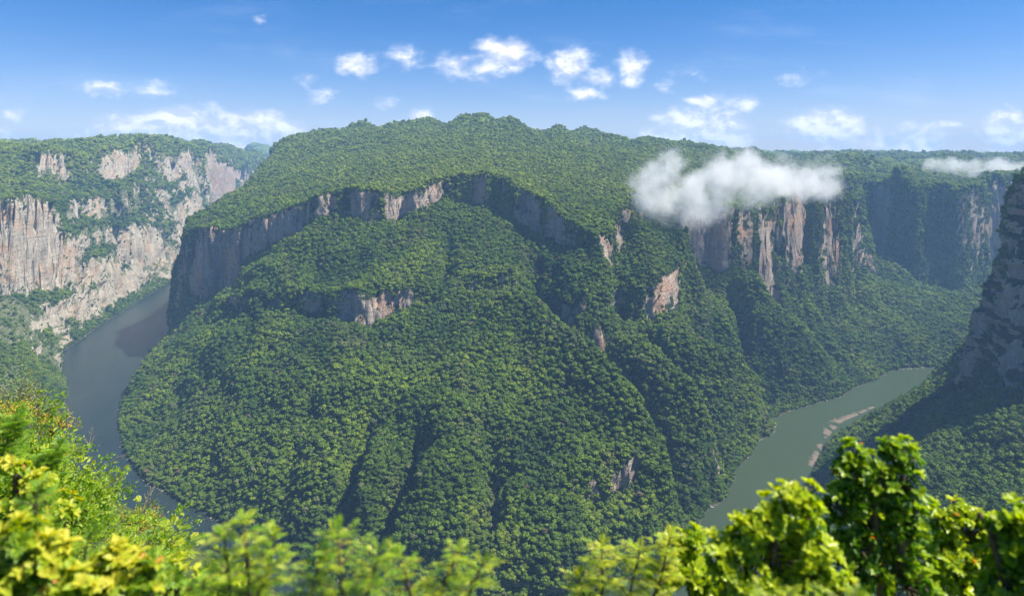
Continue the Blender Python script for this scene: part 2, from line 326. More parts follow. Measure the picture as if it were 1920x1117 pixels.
def hit(px, py):               # first point of the relief seen at a photo pixel
    i = int(round(((px - CX) / F - U0) / (U1 - U0) * (NU - 1))); i = min(max(i, 0), NU - 1)
    row = HY + F * (H - ZG[i]) / YY[i]
    k = np.nonzero(row[60:] <= py)[0]
    j = 60 + (k[0] if len(k) else 0)
    return XX[i, j], YY[i, j]
def stroke_field(pts, w):      # gaussian of the plan distance to a polyline picked on the relief
    P = [hit(*p) for p in pts]
    best = np.full(XX.shape, 1e9)
    for a, b in zip(P[:-1], P[1:]):
        ax, ay = a; bx, by = b; L2 = (bx - ax) ** 2 + (by - ay) ** 2 + 1e-6
        t = np.clip(((XX - ax) * (bx - ax) + (YY - ay) * (by - ay)) / L2, 0, 1)
        best = np.minimum(best, (XX - ax - t * (bx - ax)) ** 2 + (YY - ay - t * (by - ay)) ** 2)
    return np.exp(-best / (w * w))
STROKES = [
    ([(985, 610), (1040, 655), (1095, 700), (1150, 760), (1190, 820), (1220, 880), (1235, 935)], 60, 32), ([(1000, 590), (1058, 640), (1118, 695), (1178, 750), (1225, 815), (1250, 880), (1264, 950)], 26, -46),
    ([(1190, 690), (1240, 725), (1285, 775), (1312, 830), (1325, 890)], 46, 30), ([(1215, 668), (1265, 715), (1315, 772), (1347, 830), (1364, 885)], 22, -40),
    ([(1240, 660), (1300, 690), (1365, 725), (1405, 765), (1410, 820)], 50, 30), ([(1290, 652), (1345, 682), (1402, 705), (1444, 748)], 24, -42),
    ([(1400, 560), (1440, 610), (1490, 660), (1530, 700)], 60, 28), ([(1372, 560), (1385, 620), (1405, 680), (1432, 730)], 26, -42), ([(1440, 540), (1500, 600), (1560, 660), (1590, 700)], 28, -26),
    ([(1358, 650), (1375, 680)], 26, 22), ([(1120, 520), (1130, 580)], 34, 22), ([(1200, 470), (1215, 530)], 44, 26), ([(1310, 560), (1312, 610)], 22, 16), ([(950, 610), (900, 700), (880, 800)], 70, 14),  # gullies (negative) and ribs (positive): pixels, width m, depth m
    ([(690, 800), (665, 870), (645, 950), (640, 1010)], 30, -42), ([(780, 850), (745, 930), (715, 1000)], 30, -40),
    ([(925, 820), (925, 900), (915, 960)], 28, -36), ([(1010, 850), (1000, 900)], 30, -14),
    ([(560, 830), (545, 900), (540, 960)], 24, -18), ([(330, 720), (345, 760)], 22, -16), ([(600, 700), (590, 790)], 30, -12),
    ([(700, 830), (690, 900), (680, 960)], 26, 16), ([(830, 850), (800, 930)], 30, 16), ([(860, 640), (850, 740), (830, 820)], 34, 12), ([(480, 660), (450, 760), (430, 860)], 40, 12),
    ([(840, 440), (835, 520), (815, 560)], 28, -22), ([(1000, 480), (1010, 560), (1030, 600)], 26, -18), ([(1150, 500), (1160, 560), (1160, 620)], 22, -24),
    ([(1070, 500), (1075, 560), (1090, 620)], 26, 12), ([(700, 480), (720, 540)], 30, 10), ([(600, 480), (590, 540)], 26, -12),
    ([(1320, 540), (1335, 600), (1345, 640)], 20, -16), ([(1240, 620), (1300, 655)], 18, -14), ([(1430, 440), (1440, 520), (1460, 590)], 24, -26), ([(1500, 430), (1500, 520), (1520, 600)], 26, 22), ([(1545, 430), (1550, 520), (1560, 590)], 18, -18),
    ([(1400, 600), (1440, 660), (1480, 720)], 26, 16), ([(1240, 800), (1280, 860), (1300, 920)], 22, 8),
    ([(1340, 760), (1360, 830)], 20, -10), ([(1620, 560), (1700, 640), (1740, 680)], 40, 10), ([(1550, 600), (1600, 680)], 30, -10), ([(1660, 580), (1620, 650)], 30, -8),
    ([(1700, 790), (1680, 850), (1640, 900)], 30, -20), ([(1780, 780), (1760, 860), (1720, 930)], 34, 18), ([(1640, 400), (1630, 480)], 60, -40), ([(1700, 400), (1690, 500)], 50, 30), ([(1860, 400), (1860, 460)], 60, -40),
    ([(210, 390), (215, 460), (230, 500)], 40, -30), ([(180, 480), (190, 560)], 40, -20), ([(110, 430), (120, 520)], 26, -18), ([(70, 420), (75, 540)], 26, 12), ([(330, 300), (320, 380)], 60, -40), ([(270, 300), (260, 380)], 70, 30), ([(400, 300), (395, 350)], 60, 30),
]
ZB = ZG.copy()
for pts, w, dep in STROKES: ZB = ZB + ((1.9 if dep < 0 else 2.0) * dep * stroke_field(pts, w) * sstep(5, 50, ZG)).astype(np.float32)
for px_, w_, h_, Y_ in ((600, 30, 4, 4500), (682, 22, 9, 4850), (738, 16, 6, 4750), (785, 38, 9, 4750), (862, 20, 9, 4500), (905, 26, 11, 4450), (958, 20, 8, 4500), (1047, 16, 11, 4550), (1095, 12, 5, 4800), (1130, 17, 10, 4600), (1215, 26, 5, 4700), (1290, 34, 5, 4600), (1540, 26, 6, 5400), (1800, 40, 5, 5000), (150, 30, 4, 4500), (290, 22, 5, 5100), (350, 26, 4, 5600), (40, 30, 4, 4000)):
    X_ = (px_ - CX) / F * Y_; ZB = ZB + (h_ * Y_ / F * np.exp(-(((XX - X_) / (w_ * Y_ / F)) ** 2 + ((YY - Y_) / (2.2 * w_ * Y_ / F)) ** 2))).astype(np.float32)
land = sstep(4, 70, ZG)
left = sstep(-1450, -1750, XX) * sstep(900, 1500, YY)
farR = sstep(1300, 1700, XX) * sstep(2700, 3000, YY)
# benches: strata break the walls into steps
def terrace(z, h, k, off):
    t = (z + off) / h; f = t - np.floor(t)
    s = np.floor(t) + sstep(.28, .72, f)
    return z + (s * h - off - z) * k
off = 130 * fbm2(XX / 700 + 3, YY / 900, 3)
ZB = ZB * (1 - left) + left * terrace(ZB, 130, .85 * sstep(40, 120, ZB) * sstep(900, 760, ZB), off)
ZB = ZB * (1 - farR) + farR * terrace(ZB, 190, .6 * sstep(100, 200, ZB) * sstep(720, 640, ZB), off)
ctr = (1 - left) * (1 - farR)
ZB = ZB + ctr * land * .55 * (terrace(ZB, 110, .6, off * 1.4) - ZB) * sstep(80, 200, ZB) * sstep(600, 480, ZB) * sstep(.1, .55, vn2(XX / 320 + 9, YY / 320))
# erosion noise: ribs down the fall line, lumps everywhere, knolls on the plateau
rib = 1 - 2 * np.abs(fbm2(XX / 130 + .3 * fbm2(XX / 200, YY / 200, 2), YY / 520 + 4, 3))
ribx = 1 - 2 * np.abs(fbm2(XX / 520 + 5, YY / 150 + .3 * fbm2(XX / 200, YY / 200, 2), 3))
high = sstep(600, 760, ZG)
ZB = ZB + land * ((1 - high) * (1 - left) * 13 * rib + left * (1 - high) * 16 * ribx + 7 * fbm2(XX / 90, YY / 90, 4))
ZB = ZB + land * high * (65 * fbm2(XX / 270 + 7, YY / 380, 3) * sstep(3000, 4600, YY) * (1 + sstep(5000, 9000, YY)) + left * 22 * (np.abs(fbm2(XX / 260, YY / 260, 3))))
ZB = np.where(ZG < 4, np.minimum(ZG, ZB), ZB).astype(np.float32)

# ------------------------------------------------------------------ mesh with rows gathered where the ground is steep and seen
MU, MR = 1200, 1150
HRUN = np.maximum.accumulate((ZB - H) / YY, axis=1)
vis = ((ZB + 14 - H) / YY >= HRUN - 1e-4)
def blur(a, k, ax):
    for _ in range(2):
        c = np.cumsum(np.pad(a, [(k + 1, k) if i == ax else (0, 0) for i in (0, 1)], mode='edge'), axis=ax)
        n = a.shape[ax]
        a = (np.take(c, np.arange(2 * k + 1, 2 * k + 1 + n), axis=ax) - np.take(c, np.arange(0, n), axis=ax)) / (2 * k + 1)
    return a
# how bare the walls are: full on the big walls, only along named bands on the mountain
BARE_BANDS = [([(350, 500), (372, 490), (399, 490), (425, 490), (446, 480)], 90, 1), ([(470, 450), (525, 430), (560, 420), (604, 392), (640, 382), (667, 388), (706, 398), (745, 392), (780, 385), (813, 365)], 48, 1.25),
    ([(813, 365), (852, 355), (891, 352), (923, 355), (955, 375), (989, 400), (1025, 415), (1057, 435), (1097, 455), (1124, 468)], 50, 1.25), ([(1124, 468), (1150, 447), (1185, 396)], 45, 1), ([(560, 578), (600, 578), (640, 583), (690, 588), (728, 578), (770, 560)], 44, 1.2), ([(400, 580), (440, 572), (470, 562), (500, 568), (530, 575)], 34, 1), ([(1040, 576), (1060, 574), (1090, 572)], 24, .9),
    ([(470, 552), (500, 565), (530, 570)], 25, .8), ([(880, 542), (900, 540), (930, 535), (960, 520)], 34, 1), ([(1105, 645), (1125, 640), (1150, 622)], 22, 1), ([(1168, 590), (1200, 585), (1232, 575), (1256, 545), (1270, 515)], 40, 1),
    ([(1285, 455), (1320, 460), (1350, 465), (1390, 460)], 75, 1.6), ([(1400, 420), (1420, 405), (1460, 392), (1500, 380)], 34, .9), ([(1370, 530), (1372, 585)], 16, 1), ([(1365, 500), (1368, 530)], 30, 1), ([(1550, 400), (1560, 440)], 40, .5), ([(1416, 745), (1420, 765)], 14, .9), ([(1345, 860), (1345, 900), (1350, 830)], 16, .8),
    ([(1100, 935), (1160, 920), (1215, 905)], 24, .8), ([(1000, 865), (1010, 860)], 14, .7), ([(925, 870), (925, 900)], 14, .6), ([(320, 720), (340, 735)], 16, .6), ([(1380, 680), (1385, 700)], 14, .6)]
BARE = np.zeros(ZB.shape, np.float32)
for pts, w, k in BARE_BANDS: BARE = np.maximum(BARE, k * stroke_field(pts, w))
BARE = BARE * (.25 + .75 * sstep(.32, .52, vn2(XX / 60 + 5, YY / 90)))
BARE = np.maximum(BARE, left * (.50 + .50 * sstep(.3, .55, vn2(XX / 180 + 2, YY / 180)))); BARE = np.maximum(BARE, farR * (.12 + .72 * sstep(.5, .68, vn2(XX / 260 + 4, YY / 260))))
BARE = np.maximum(BARE, sstep(.56, .64, XX / YY) * sstep(2300, 2100, YY) * (.45 + .5 * sstep(.40, .6, vn2(XX / 50 + 4, YY / 50))))
BARE = np.clip(BARE, 0, 1)
dz = np.abs(np.diff(ZB, axis=1, append=ZB[:, -1:])); dy = np.diff(YY, axis=1, append=YY[:, -1:] * 1.004)
met = np.sqrt((dy * .45) ** 2 + dz ** 2) / YY * (.22 + .78 * blur(vis.astype(float), 3, 1)) + 2e-4
met = blur(met, 7, 0)
cum = np.cumsum(met, axis=1); cum = cum / cum[:, -1:]; cum[:, 0] = 0
mu = np.linspace(U0, U1, MU)
fi = (mu - U0) / (U1 - U0) * (NU - 1); i0 = np.minimum(fi.astype(int), NU - 2); ff = (fi - i0)[:, None]
cumM = cum[i0] * (1 - ff) + cum[i0 + 1] * ff
BM_ = BARE[i0] * (1 - ff) + BARE[i0 + 1] * ff
ZM_ = ZB[i0] * (1 - ff) + ZB[i0 + 1] * ff
tt = np.linspace(0, 1, MR)
VW = np.empty((MU, MR)); VZ = np.empty((MU, MR)); VBARE = np.empty((MU, MR))
for i in range(MU):
    VW[i] = np.interp(tt, cumM[i], wg); VZ[i] = np.interp(VW[i], wg, ZM_[i]); VBARE[i] = np.interp(VW[i], wg, BM_[i])
VY = np.exp(VW); VX = mu[:, None] * VY
def normals(X, Y, Z):
    P = np.stack([X, Y, Z], -1)
    a = np.gradient(P, axis=0); b = np.gradient(P, axis=1)
    n = np.cross(a, b); n /= np.linalg.norm(n, axis=-1, keepdims=True) + 1e-9
    n[n[..., 2] < 0] *= -1
    return n
nr = normals(VX, VY, VZ)
nzs = blur(blur(nr[..., 2], 2, 0), 2, 1)
steep = sstep(.75, .45, nzs) * sstep(3, 25, VZ)
# cliff relief: buttresses and flutes (tall), ledges (flat)
flute = .6 - 1.6 * np.abs(vn3(VX / 36, VY / 36, VZ / 70) - .5) * 2
zz_ = VZ / 17 + 1.6 * vn3(VX / 120, VY / 120, VZ / 60); bed = zz_ - np.floor(zz_)
but = vn3(VX / 75 + 9, VY / 75, VZ / 260) - .5
ledge = vn3(VX / 90, VY / 90, VZ / 11 + 5) - .5
fine = vn3(VX / 9, VY / 9, VZ / 14) - .5
scl = np.clip(VY / 2200, .8, 2) * np.where((mu[:, None] > .54) & (VY < 2300), 1.9, 1)
amp = steep * (34 * but + 11 * flute + 10 * ledge + 8 * fine + 3.5 * np.where((mu[:, None] > .54) & (VY < 2300), 0, 1) * (bed - .5) * (.4 + 1.2 * vn3(VX / 60 + 3, VY / 60, VZ / 40))) * scl
VX = VX + nr[..., 0] * amp; VY = VY + nr[..., 1] * amp
VZ = VZ + np.where(VZ > 3, (1 - steep) * 1.5 * fbm2(VX / 14, VY / 14, 2), 0)
nr = normals(VX, VY, VZ)

def mesh_from(name, co, faces):
    me = bpy.data.meshes.new(name)
    me.vertices.add(len(co)); me.vertices.foreach_set('co', np.ascontiguousarray(co, dtype=np.float32).ravel())
    k = faces.shape[1]
    me.loops.add(faces.size); me.loops.foreach_set('vertex_index', faces.ravel().astype(np.int32))
    me.polygons.add(len(faces)); me.polygons.foreach_set('loop_start', np.arange(0, faces.size, k, dtype=np.int32))
    me.update(calc_edges=True)
    return me
def link(name, me, mat=None, parent=None, **props):
    o = bpy.data.objects.new(name, me); COL.objects.link(o)
    if mat is not None and me is not None and not me.materials: me.materials.append(mat)
    if parent: o.parent = parent
    for k, v in props.items(): o[k] = v
    return o

# ------------------------------------------------------------------ terrain material
def terrain_mat(name, warm):
    m = bpy.data.materials.new(name); m.use_nodes = True; t = N(m.node_tree); t.n.clear()
    geo = t.new('ShaderNodeNewGeometry'); pos = geo.outputs['Position']
    nz = t.new('ShaderNodeSeparateXYZ', {0: geo.outputs['Normal']}).outputs[2]
    pn = t.vm('MULTIPLY', pos, (1, 1, .22))
    streak = t.noise(pn, .045, 6, .65)
    blot = t.noise(pos, .012, 4, .6)
    finen = t.noise(t.vm('MULTIPLY', pos, (1, 1, .45)), .22, 5, .7)
    strata = t.noise(t.vm('MULTIPLY', pos, (.08, .08, 1)), .07, 4, .6)
    if warm:
        rock = t.ramp(streak, [(.25, (.30, .25, .19)), (.42, (.55, .48, .38)), (.6, (.69, .60, .48)), (.78, (.73, .67, .57))])
        rock = t.mix(t.map(blot, .50, .68), rock, (.62, .42, .26))
    else:
        rock = t.ramp(streak, [(.25, (.22, .185, .16)), (.42, (.42, .34, .28)), (.6, (.56, .46, .38)), (.78, (.66, .58, .50))])
        rock = t.mix(t.map(blot, .48, .62, 0, .7), rock, (.58, .33, .20))
    rock = t.mix(t.map(strata, .52, .75, 0, .35), rock, (.22, .19, .15))
    rock = t.mix(t.map(finen, .30, .44, .65, 0), rock, (.06, .08, .035))
    ck1 = t.new('ShaderNodeTexVoronoi', {'Vector': t.vm('ADD', t.vm('MULTIPLY', pos, (.045, .045, .022)), t.vm('MULTIPLY', t.new('ShaderNodeTexNoise', {'Vector': pos, 'Scale': .05}).outputs['Color'], (.5, .5, .5)))}, feature='DISTANCE_TO_EDGE').outputs['Distance']
    crack = t.map(ck1, .0, .06, 1, 0)
    beds = t.noise(t.vm('MULTIPLY', pos, (.006, .006, .16)), 1.0, 5, .7)
    rock = t.mix(t.m('MULTIPLY', crack, .5), rock, (.12, .11, .09))
    rock = t.mix(t.map(beds, .53, .62, 0, .25), rock, (.26, .22, .17)); rock = t.mix(t.map(beds, .40, .34, 0, .35), rock, (.68, .62, .54))
    # moss, hanging plants and brush that hold on where the wall leans back
    nn = t.m('ADD', nz, t.m('MULTIPLY', t.m('SUBTRACT', t.noise(pos, .022, 6, .68), .5), 1.5))
    bare = t.new('ShaderNodeAttribute', attribute_name='bare').outputs['Fac']
    nn = t.m('ADD', nn, t.m('MULTIPLY', t.m('SUBTRACT', 1.0, bare), .5))
    brush = t.map(nn, .30, .44)
    gv = t.noise(pos, .018, 5, .6)
    grass = t.ramp(gv, [(.3, (.08, .13, .022)), (.5, (.13, .19, .03)), (.62, (.19, .25, .035)), (.75, (.22, .28, .05))])
    dark = t.ramp(t.noise(pos, .12, 4, .6), [(.35, (.018, .032, .010)), (.65, (.045, .070, .020))])
    flat = t.map(nz, .80, .93)
    flat = t.m('MULTIPLY', flat, t.map(t.new('ShaderNodeSeparateXYZ', {0: pos}).outputs[2], 500, 620))
    green = t.mix(flat, dark, grass)
    if warm:
        scrub = t.ramp(t.noise(pos, .09, 5, .7), [(.32, (.05, .085, .022)), (.5, (.14, .165, .07)), (.68, (.30, .27, .19))])
        px_ = t.new('ShaderNodeSeparateXYZ', {0: pos})
        lowz = t.m('MULTIPLY', t.map(px_.outputs[2], 360, 300), t.map(px_.outputs[1], 2700, 2550))
        green = t.mix(t.m('MAXIMUM', t.map(nz, .75, .55), lowz), green, scrub)
    col = t.mix(brush, rock, green)
    hz = t.new('ShaderNodeSeparateXYZ', {0: pos}).outputs[2]
    mud = t.map(t.m('ADD', hz, t.m('MULTIPLY', finen, 3)), 2.2, 3.4, .8, 0)
    col = t.mix(mud, col, (.12, .105, .075))
    b = t.new('ShaderNodeBsdfPrincipled', {'Base Color': col, 'Roughness': .95, 'Specular IOR Level': .1})
    hgt = t.m('ADD', t.m('ADD', t.m('MULTIPLY', streak, 7.0), t.m('MULTIPLY', finen, 5)), t.m('ADD', t.m('MULTIPLY', beds, 6), t.m('MULTIPLY', crack, -3)))
    bm = t.new('ShaderNodeBump', {'Strength': .9, 'Distance': 1.0, 'Height': hgt})
    t.l.new(bm.outputs[0], b.inputs['Normal'])
    t.l.new(b.outputs[0], t.new('ShaderNodeOutputMaterial').inputs[0])
    return m
M_rock = terrain_mat('limestone_and_forest_floor', False)
M_rockw = terrain_mat('cream_limestone_wall', True)  # paler, cream-coloured limestone of the left wall

# which landmass each face belongs to
FX = (VX[:-1, :-1] + VX[1:, 1:]) / 2; FY = (VY[:-1, :-1] + VY[1:, 1:]) / 2; FZ = (VZ[:-1, :-1] + VZ[1:, 1:]) / 2
def inside(poly, X, Y):
    r = np.zeros(X.shape, bool); n = len(poly)
    for i in range(n):
        (x1, y1), (x2, y2) = poly[i], poly[(i + 1) % n]
        if y1 == y2: continue
        r ^= ((y1 > Y) != (y2 > Y)) & (X < (x2 - x1) * (Y - y1) / (y2 - y1) + x1)
    return r
RC = [(-2900, 10000), (-2620, 7000), (-2200, 4700)] + [pz(*p)[:2] for p in ((310, 570, -20), (250, 640, -20), (170, 740, -20), (165, 820, -20), (200, 900, -20), (330, 985, -20))] + [(-560, 1300), (-300, 1100), (0, 1040), (200, 1100)] + [pz(*p)[:2] for p in ((1370, 1000, -20), (1440, 900, -20), (1500, 810, -20), (1600, 765, -20), (1720, 710, -20))] + [(1900, 2520), (2400, 2700), (4500, 3900)]
north = inside(RC + [(9000, 3900), (9000, 12000), (-2900, 12000)], FX, FY)
far_wall = north & (((FX > 1290 + (FY - 2500) * .42) & (FY > 2750)) | (FY > 5400))
west = ~north & (FX < -1050) & (FX < -.45 * FY)
east = ~north & (FX > 0) & ((FX > .33 * FY) & (FY > 650))
region = np.where(far_wall, 1, np.where(north, 0, np.where(west, 2, np.where(east, 3, 4))))
region[(FY > 9500)] = 5
NAMES = ['mountain', 'canyon_wall_far', 'canyon_wall_left', 'canyon_wall_right', 'hillside', 'hills']
vid = np.arange(MU * MR).reshape(MU, MR)
quads = np.stack([vid[:-1, :-1], vid[1:, :-1], vid[1:, 1:], vid[:-1, 1:]], -1)
VC = np.stack([VX, VY, VZ], -1).reshape(-1, 3)
for r, nm in enumerate(NAMES):
    q = quads[region == r]
    if not len(q): continue
    used, inv = np.unique(q.ravel(), return_inverse=True)
    me = mesh_from(nm, VC[used], inv.reshape(-1, 4))
    me.attributes.new('bare', 'FLOAT', 'POINT').data.foreach_set('value', VBARE.reshape(-1)[used].astype(np.float32))
    me.polygons.foreach_set('use_smooth', np.ones(len(q), bool))
    link(nm, me, M_rockw if r == 2 else M_rock, kind='structure')

# ------------------------------------------------------------------ river
wm = bpy.data.materials.new('river_water'); wm.use_nodes = True; t = N(wm.node_tree); t.n.clear()
pos = t.new('ShaderNodeNewGeometry').outputs['Position']
wcol = t.mix(t.map(t.new('ShaderNodeSeparateXYZ', {0: pos}).outputs[0], -300, 600), (.016, .026, .024), (.042, .062, .028))
wcol = t.mix(t.map(t.noise(t.vm('MULTIPLY', pos, (1, .5, 1)), .006, 3, .5), .35, .7, 0, .3), wcol, (.045, .058, .036))
rp = t.noise(t.vm('MULTIPLY', pos, (1, 1.6, 1)), .12, 3, .6)
b = t.new('ShaderNodeBsdfPrincipled', {'Base Color': wcol, 'Roughness': .26, 'IOR': 1.33, 'Specular IOR Level': .26})
t.l.new(t.new('ShaderNodeBump', {'Strength': .6, 'Distance': .8, 'Height': rp}).outputs[0], b.inputs['Normal'])
t.l.new(b.outputs[0], t.new('ShaderNodeOutputMaterial').inputs[0])
me = mesh_from('river', np.array([(-14000, 150, 0), (14000, 150, 0), (14000, 14000, 0), (-14000, 14000, 0)]), np.array([[0, 1, 2, 3]]))
link('river', me, wm, kind='structure')

# ------------------------------------------------------------------ haze
def box(name, lo, hi, mat, **props):
    co = np.array([(x, y, z) for x in (lo[0], hi[0]) for y in (lo[1], hi[1]) for z in (lo[2], hi[2])])
    fc = np.array([[0, 1, 3, 2], [4, 6, 7, 5], [0, 4, 5, 1], [2, 3, 7, 6], [0, 2, 6, 4], [1, 5, 7, 3]])
    return link(name, mesh_from(name, co, fc), mat, **props)
hm = bpy.data.materials.new('haze_air'); hm.use_nodes = True; t = N(hm.node_tree); t.n.clear()
pvol = t.new('ShaderNodeVolumePrincipled', {'Color': (.34, .60, 1, 1), 'Density': 5.8e-5, 'Anisotropy': 0.0})
t.l.new(pvol.outputs[0], t.new('ShaderNodeOutputMaterial').inputs['Volume'])
box('haze', (-20000, -400, -60), (20000, 17000, 1250), hm, kind='stuff', label='pale blue haze filling the canyon air')
def simple_mat(name, a, b_, scale, rough=.9):
    m = bpy.data.materials.new(name); m.use_nodes = True; t = N(m.node_tree); t.n.clear()
    pos = t.new('ShaderNodeNewGeometry').outputs['Position']
    c = t.ramp(t.noise(pos, scale, 4, .6), [(.3, a), (.7, b_)])
    b = t.new('ShaderNodeBsdfPrincipled', {'Base Color': c, 'Roughness': rough, 'Specular IOR Level': .2})
    t.l.new(b.outputs[0], t.new('ShaderNodeOutputMaterial').inputs[0]); return m
# ------------------------------------------------------------------ cloud hanging on the canyon rim
def cloud_mat(name, blobs, dens, nscale, soft=.35, seed=0):
    m = bpy.data.materials.new(name); m.use_nodes = True; t = N(m.node_tree); t.n.clear()
    pos = t.new('ShaderNodeNewGeometry').outputs['Position']
    wp = t.vm('ADD', t.vm('ADD', pos, (seed, 0, 0)), (0, 0, 0))
    n1 = t.noise(wp, nscale, 6, .62, .6)
    f = None
    for c, r in blobs:
        d = t.m('DIVIDE', t.vm('DISTANCE', pos, tuple(c)), r)
        g = t.m('SUBTRACT', 1.0, d)
        f = g if f is None else t.m('SMOOTH_MAX', f, g, .22)
    n2 = t.noise(wp, nscale * 4.5, 4, .6, .3)
    f = t.m('ADD', f, t.m('MULTIPLY', t.m('SUBTRACT', n2, .5), 1.1))
    v = t.m('ADD', f, t.m('MULTIPLY', t.m('SUBTRACT', n1, .50), 2.3))
    dn = t.m('MULTIPLY', t.map(v, .0, soft, 0, 1, True), dens)
    p = t.new('ShaderNodeVolumePrincipled', {'Color': (1, 1, 1, 1), 'Density': dn, 'Anisotropy': 0.25})
    t.l.new(p.outputs[0], t.new('ShaderNodeOutputMaterial').inputs['Volume'])
    return m
def ico(r=1, sub=2):
    import bmesh
    bm = bmesh.new(); bmesh.ops.create_icosphere(bm, subdivisions=sub, radius=r)
    co = np.array([v.co[:] for v in bm.verts]); fc = np.array([[v.index for v in f.verts] for f in bm.faces]); bm.free()
    return co, fc
def cloud(name, blobs, dens, nscale, vox, soft, label, cat, seed=0):
    co, fc = ico(1, 3); V = []; Fc = []; k = 0
    for c, r in blobs: V.append(co * r * 1.3 + np.array(c)); Fc.append(fc + k); k += len(co)
    o = link(name, mesh_from(name, np.concatenate(V), np.concatenate(Fc)), cloud_mat(name + '_vapour', blobs, dens, nscale, soft, seed), label=label, category=cat)
    md = o.modifiers.new('union', 'REMESH'); md.mode = 'VOXEL'; md.voxel_size = vox
    return o
def blobs_px(lst):
    return [(pY(px, py, Y), r * Y / F) for px, py, r, Y in lst]
cb = [(1222, 348, 36), (1250, 325, 36), (1212, 376, 28), (1245, 372, 40), (1290, 372, 44), (1262, 300, 18), (1300, 350, 34), (1340, 368, 42), (1352, 330, 40), (1390, 336, 46), (1330, 395, 26), (1432, 340, 42), (1400, 362, 34), (1400, 306, 24), (1470, 342, 38), (1513, 345, 36), (1543, 322, 30), (1548, 348, 30), (1440, 372, 22)]
cloud('cloud', blobs_px([(x, y, r * 1.27, 2150 + (x - 1200) * .85) for x, y, r in cb]), .020, .0085, 12, .95, 'white puffy cloud hugging the orange cliff rim right of centre', 'cloud')
cloud('cloud', blobs_px([(x_, 311 + (x_ - 1745) * .055 + 2 * math.sin(x_ * .07), 17 + 6 * (x_ - 1745) / 200, 4000) for x_ in range(1745, 1990, 16)]), .012, .008, 16, .6,
      'long thin white cloud lying on the hazy plateau edge at far right', 'cloud', 900)

# ------------------------------------------------------------------ driftwood and scum along the near bank of the right reach
mdb = bpy.data.materials.new('driftwood_scum'); mdb.use_nodes = True; t = N(mdb.node_tree); t.n.clear()
b = t.new('ShaderNodeBsdfPrincipled', {'Base Color': t.ramp(t.noise(t.new('ShaderNodeNewGeometry').outputs['Position'], .12, 4, .7), [(.3, (.09, .068, .05)), (.7, (.21, .155, .115))]), 'Roughness': .9})
t.l.new(b.outputs[0], t.new('ShaderNodeOutputMaterial').inputs[0])
DV = []; DQ = []
for (x0, y0, x1, y1, wd, n) in [(1648, 758, 1612, 774, 5, 700), (1612, 774, 1572, 790, 9, 1300), (1575, 788, 1550, 812, 13, 1500), (1556, 806, 1535, 838, 8, 700), (1538, 838, 1520, 872, 7, 550)]:
    for k in range(n):
        s_ = rng.random(); o_ = rng.normal() * .5
        px_ = x0 + (x1 - x0) * s_ + o_ * wd * -.8; py_ = y0 + (y1 - y0) * s_ - abs(o_) * wd * .5 + wd * .2
        X_, Y_, _z = pz(px_, py_, .12)
        if vn2(np.array([X_ / 16.]), np.array([Y_ / 30.]))[0] + .25 * vn2(np.array([X_ / 5.]), np.array([Y_ / 5.]))[0] < .57: continue
        a_ = rng.uniform(0, 3.14); r_ = rng.uniform(.8, 3.0); q_ = r_ * rng.uniform(.25, .8); k_ = len(DV)
        for sx, sy in ((-1, -.8), (.9, -1), (1, .9), (-.7, 1)): DV.append((X_ + math.cos(a_) * r_ * sx - math.sin(a_) * q_ * sy, Y_ + math.sin(a_) * r_ * sx + math.cos(a_) * q_ * sy, .10 + rng.random() * .12))
        DQ.append([k_, k_ + 1, k_ + 2, k_ + 3])
link('floating_debris', mesh_from('floating_debris', np.array(DV), np.array(DQ)), mdb, kind='stuff', label='pinkish brown driftwood and scum floating along the near bank of the right reach')

# ------------------------------------------------------------------ stones along the waterline
sel = np.argwhere((VZ[:-1, :-1] * VZ[1:, 1:] < 0) & (VY[:-1, :-1] < 4600) & (np.abs(mu[:-1, None]) < .8))
sel = sel[np.random.default_rng(9).random(len(sel)) < .6]
sco, sfc = ico(1, 1); SV = []; SF = []; kk = 0
for (i, j) in sel:
    for q in range(1 + int(rng.random() < .4)):
        r_ = rng.lognormal(.25, .5); c_ = np.array([VX[i, j] + rng.normal() * 4, VY[i, j] + rng.normal() * 3, .1])
        SV.append(sco * (1 + rng.uniform(-.3, .3, (len(sco), 1))) * r_ * np.array([1.3, 1, .6]) + c_); SF.append(sfc + kk); kk += len(sco)
link('shore_stones', mesh_from('shore_stones', np.concatenate(SV), np.concatenate(SF)), simple_mat('shore_stone', (.10, .09, .07), (.32, .28, .22), .3), kind='stuff', label='loose grey brown stones scattered along the waterline of the river')

